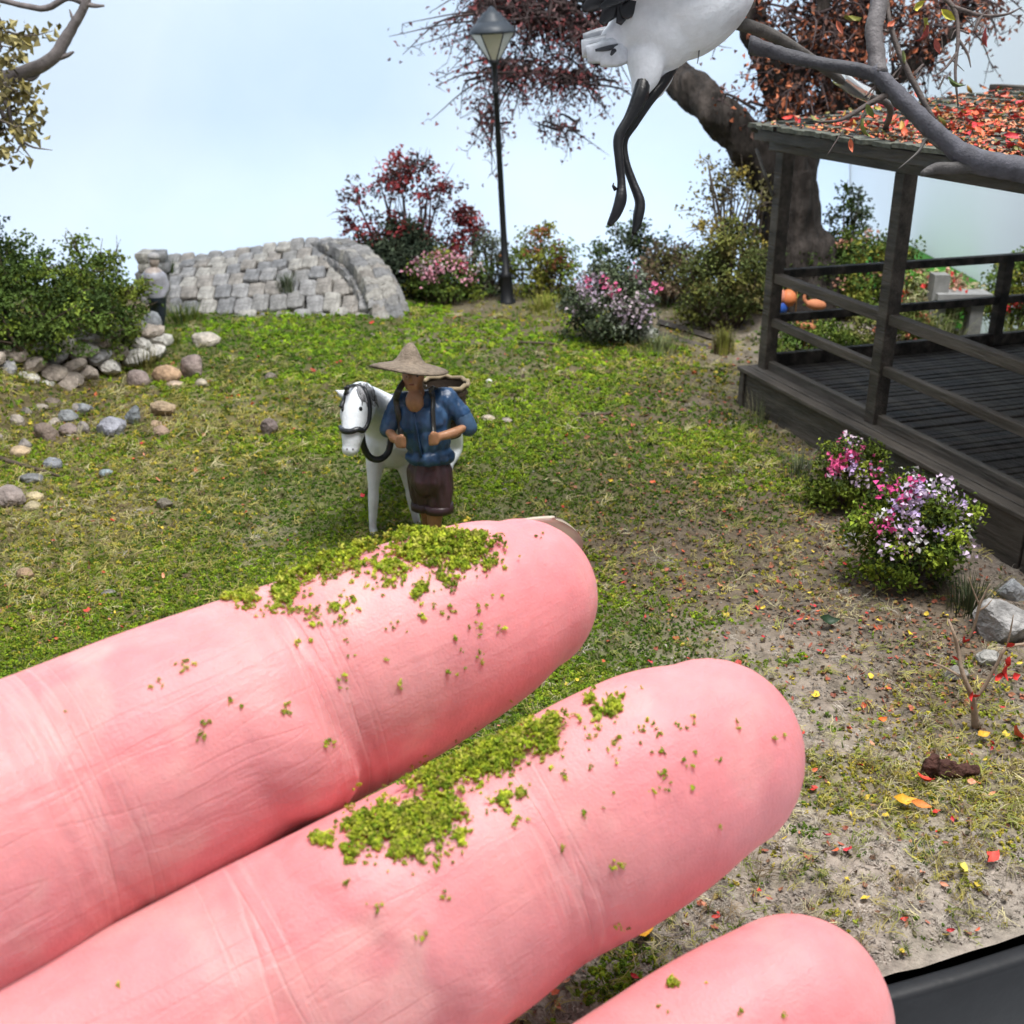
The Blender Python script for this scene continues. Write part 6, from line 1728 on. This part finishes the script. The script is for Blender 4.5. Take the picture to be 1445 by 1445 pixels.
def node(op, *ins):
    q = N.new('ShaderNodeMath'); q.operation = op
    for i, x_ in enumerate(ins):
        if isinstance(x_, (int, float)):
            q.inputs[i].default_value = x_
        else:
            L.new(x_, q.inputs[i])
    return q.outputs[0]
def ridge(noise_out, width):
    q = node('SUBTRACT', 1.0, node('DIVIDE', node('ABSOLUTE', node('SUBTRACT', noise_out, 0.5)), width))
    return node('MAXIMUM', q, 0.0)
cr_ = N.new('ShaderNodeAttribute'); cr_.attribute_name = 'crs'
sp = N.new('ShaderNodeSeparateXYZ'); L.new(cr_.outputs['Vector'], sp.inputs[0])
near = node('POWER', 2.718, node('MULTIPLY', node('MULTIPLY', sp.outputs[0], sp.outputs[0]), -22.0))      # close to a joint crease
mp3 = N.new('ShaderNodeMapping'); mp3.inputs['Scale'].default_value = (7.0, 0.55, 1.0); L.new(fc_.outputs['Vector'], mp3.inputs[0])
nD = N.new('ShaderNodeTexNoise'); nD.inputs['Scale'].default_value = 1.0; nD.inputs['Detail'].default_value = 2; L.new(mp3.outputs[0], nD.inputs['Vector'])
folds = node('MULTIPLY', ridge(nD.outputs['Fac'], 0.05), near)
mp4 = N.new('ShaderNodeMapping'); mp4.inputs['Scale'].default_value = (0.7, 5.2, 1.0); L.new(fc_.outputs['Vector'], mp4.inputs[0])
nE = N.new('ShaderNodeTexNoise'); nE.inputs['Scale'].default_value = 1.0; nE.inputs['Detail'].default_value = 2; L.new(mp4.outputs[0], nE.inputs['Vector'])
sp2 = N.new('ShaderNodeSeparateXYZ'); L.new(fc_.outputs['Vector'], sp2.inputs[0])
mrl = N.new('ShaderNodeMapRange'); mrl.inputs[1].default_value = 1.3; mrl.inputs[2].default_value = 2.6; mrl.inputs[3].default_value = 0.15; L.new(sp2.outputs[0], mrl.inputs[0])
longl = node('MULTIPLY', ridge(nE.outputs['Fac'], 0.035), mrl.outputs[0])
mxa = N.new('ShaderNodeMix'); mxa.data_type = 'RGBA'; L.new(node('MULTIPLY', folds, 0.26), mxa.inputs[0]); L.new(SKIN_SRC, mxa.inputs[6]); mxa.inputs[7].default_value = (0.80, 0.50, 0.48, 1)
mxb = N.new('ShaderNodeMix'); mxb.data_type = 'RGBA'; L.new(node('MULTIPLY', longl, 0.16), mxb.inputs[0]); L.new(mxa.outputs[2], mxb.inputs[6]); mxb.inputs[7].default_value = (0.60, 0.20, 0.20, 1)
L.new(mxb.outputs[2], b.inputs['Base Color'])
hgt_out = madd(nC.outputs['Fac'], 0.22, madd(nB.outputs['Fac'], 0.10, madd(nA.outputs['Fac'], 0.25)))
hgt_out = node('SUBTRACT', hgt_out, node('ADD', node('MULTIPLY', folds, 0.24), node('MULTIPLY', longl, 0.10)))
bp = N.new('ShaderNodeBump'); bp.inputs['Strength'].default_value = 0.7; bp.inputs['Distance'].default_value = 0.03
L.new(hgt_out, bp.inputs['Height']); L.new(bp.outputs[0], b.inputs['Normal'])
hand = obj('hand', me, ms)
hand.location = hb0
tag(hand, 'open hand with three fingers held out, green turf crumbs on the fingertips', 'hand')
# index fingernail, its free edge showing past the tip
p_, r_ = fingers[0]
tipc = Vector(p_[0]); axv = (Vector(p_[0]) - Vector(p_[14])).normalized()
back = (-vdir - axv * (-vdir).dot(axv)).normalized(); latv = axv.cross(back).normalized()
if latv.dot(Vector((0, sT, cT))) < 0:
    latv = -latv
back2 = (back * math.cos(0.6) + latv * math.sin(0.6)).normalized(); lat2 = (latv * math.cos(0.6) - back * math.sin(0.6)).normalized()
vv, ff = [], []
na_, nb_ = 14, 12
for th in (0.0, -0.035):
    for i in range(na_):
        for j in range(nb_):
            tt = -1 + 2 * j / (nb_ - 1); al = tt * 0.9
            s_l = -0.2 + 1.14 * (i / (na_ - 1)) - (0.36 * tt * tt * (i / (na_ - 1)))
            rad_ = 0.60 + th - 0.26 * max(0, s_l) ** 2
            q = tipc + axv * s_l + back2 * rad_ * math.cos(al) * 0.98 + lat2 * rad_ * math.sin(al)
            vv.append(tuple(q))
n0 = na_ * nb_
for l_ in (0, 1):
    for i in range(na_ - 1):
        for j in range(nb_ - 1):
            A_ = l_ * n0 + i * nb_ + j; q = (A_, A_ + nb_, A_ + nb_ + 1, A_ + 1); ff.append(q if l_ == 0 else q[::-1])
for i in range(na_ - 1):
    for j in (0, nb_ - 1):
        A_ = i * nb_ + j; ff.append((A_, A_ + nb_, A_ + nb_ + n0, A_ + n0))
for j in range(nb_ - 1):
    for i in (0, na_ - 1):
        A_ = i * nb_ + j; ff.append((A_, A_ + 1, A_ + 1 + n0, A_ + n0))
obj('fingernail', new_mesh('fingernail', np.array(vv), ff), mat('nail', (0.62, 0.52, 0.42), rough=0.25, var=0.06, bump=0.05, spec=0.5, trans=0.25), hand)

# ------------------------------------------------------------------ turf crumbs on the fingers
hv = verts_np(me) + np.array(hb0)
bvh = BVHTree.FromPolygons([tuple(q) for q in hv], [tuple(q.vertices) for q in me.polygons])
def drop(spots, seed, scat, size=(0.017, 0.031)):
    rn = np.random.default_rng(seed); pts, sc_ = [], []
    O_ = Vector((0, 0, CAMH))
    upv = np.array([0, sT * 0.6, 1.0])
    for (x0, y0, x1, y1, w, n, pile) in spots:
        n = int(n * 2.0); ncl = max(3, n // 26); cl = [(rn.random(), rn.normal() * 0.5) for _ in range(ncl)]
        for k in range(n):
            ct, cn = cl[rn.integers(ncl)]
            t = ct + rn.standard_t(3) * 0.05; off = (cn * 1.15 + rn.standard_t(3) * 0.3) * w
            L_ = math.hypot(x1 - x0, y1 - y0) + 1e-6
            px_ = x0 + (x1 - x0) * t - (y1 - y0) / L_ * off; py_ = y0 + (y1 - y0) * t + (x1 - x0) / L_ * off
            h = bvh.ray_cast(O_, ray(px_, py_).normalized())
            if h[0] is None:
                continue
            q = np.array(h[0]) + np.array(h[1]) * 0.008 + upv * pile * rn.random() * math.exp(-(off / w) ** 2)
            pts.append(q); sc_.append((size[0] * 0.55 + (size[1] - size[0] * 0.55) * rn.random() ** 1.6) * (0.7 if pile < 0.02 else 1))
    for (cx, cy, rx, ry, n) in scat:
        for k in range(int(n * 0.75)):
            px_, py_ = cx + rn.normal() * rx, cy + rn.normal() * ry
            g = rn.integers(1, 6)
            for j in range(g):
                h = bvh.ray_cast(O_, ray(px_ + rn.normal() * 6, py_ + rn.normal() * 5).normalized())
                if h[0] is not None:
                    pts.append(np.array(h[0]) + np.array(h[1]) * 0.01); sc_.append(rn.uniform(0.008, 0.021))
    return np.array(pts), np.array(sc_)
MOSSC = [(0.27, 0.34, 0.022), (0.38, 0.42, 0.035), (0.16, 0.23, 0.018), (0.36, 0.36, 0.06)]
pts, sc_ = drop([(395, 818, 520, 768, 20, 560, 0.10), (520, 765, 685, 775, 17, 640, 0.10), (330, 845, 420, 838, 14, 130, 0.03), (540, 800, 690, 800, 16, 150, 0.02), (560, 825, 600, 830, 6, 50, 0.02), (350, 870, 480, 870, 14, 60, 0.01), (310, 845, 350, 842, 5, 60, 0.03)],
                1, [(560, 870, 110, 30, 20), (700, 850, 50, 60, 10), (250, 960, 130, 50, 9), (600, 920, 120, 40, 8), (450, 1000, 200, 90, 7)])
o = scatter('turf_crumbs', C_CRUMB, pts, sc_, pick(MOSSC, len(pts), 0.18)); tag(o, 'heap of bright green turf crumbs on the index finger', 'turf crumbs')
pts, sc_ = drop([(600, 1110, 790, 1030, 18, 640, 0.08), (500, 1180, 650, 1140, 26, 520, 0.06), (830, 985, 870, 1010, 12, 90, 0.03), (440, 1185, 480, 1190, 8, 45, 0.02), (530, 1200, 590, 1200, 14, 110, 0.03), (700, 1130, 740, 1130, 8, 40, 0.02), (480, 1205, 500, 1205, 7, 30, 0.02)],
                2, [(930, 1050, 60, 35, 26), (850, 1050, 30, 40, 7), (900, 1150, 60, 50, 9), (760, 1150, 40, 40, 4), (620, 1270, 140, 70, 8), (1040, 1060, 30, 40, 4)])
o = scatter('turf_crumbs', C_CRUMB, pts, sc_, pick(MOSSC, len(pts), 0.18)); tag(o, 'heap of bright green turf crumbs on the middle finger', 'turf crumbs')
pts, sc_ = drop([(945, 1390, 955, 1392, 4, 22, 0.02)], 3, [(1000, 1400, 70, 20, 6)])
o = scatter('turf_crumbs', C_CRUMB, pts, sc_, pick(MOSSC, len(pts), 0.18)); tag(o, 'few scattered green turf crumbs on the ring finger', 'turf crumbs')
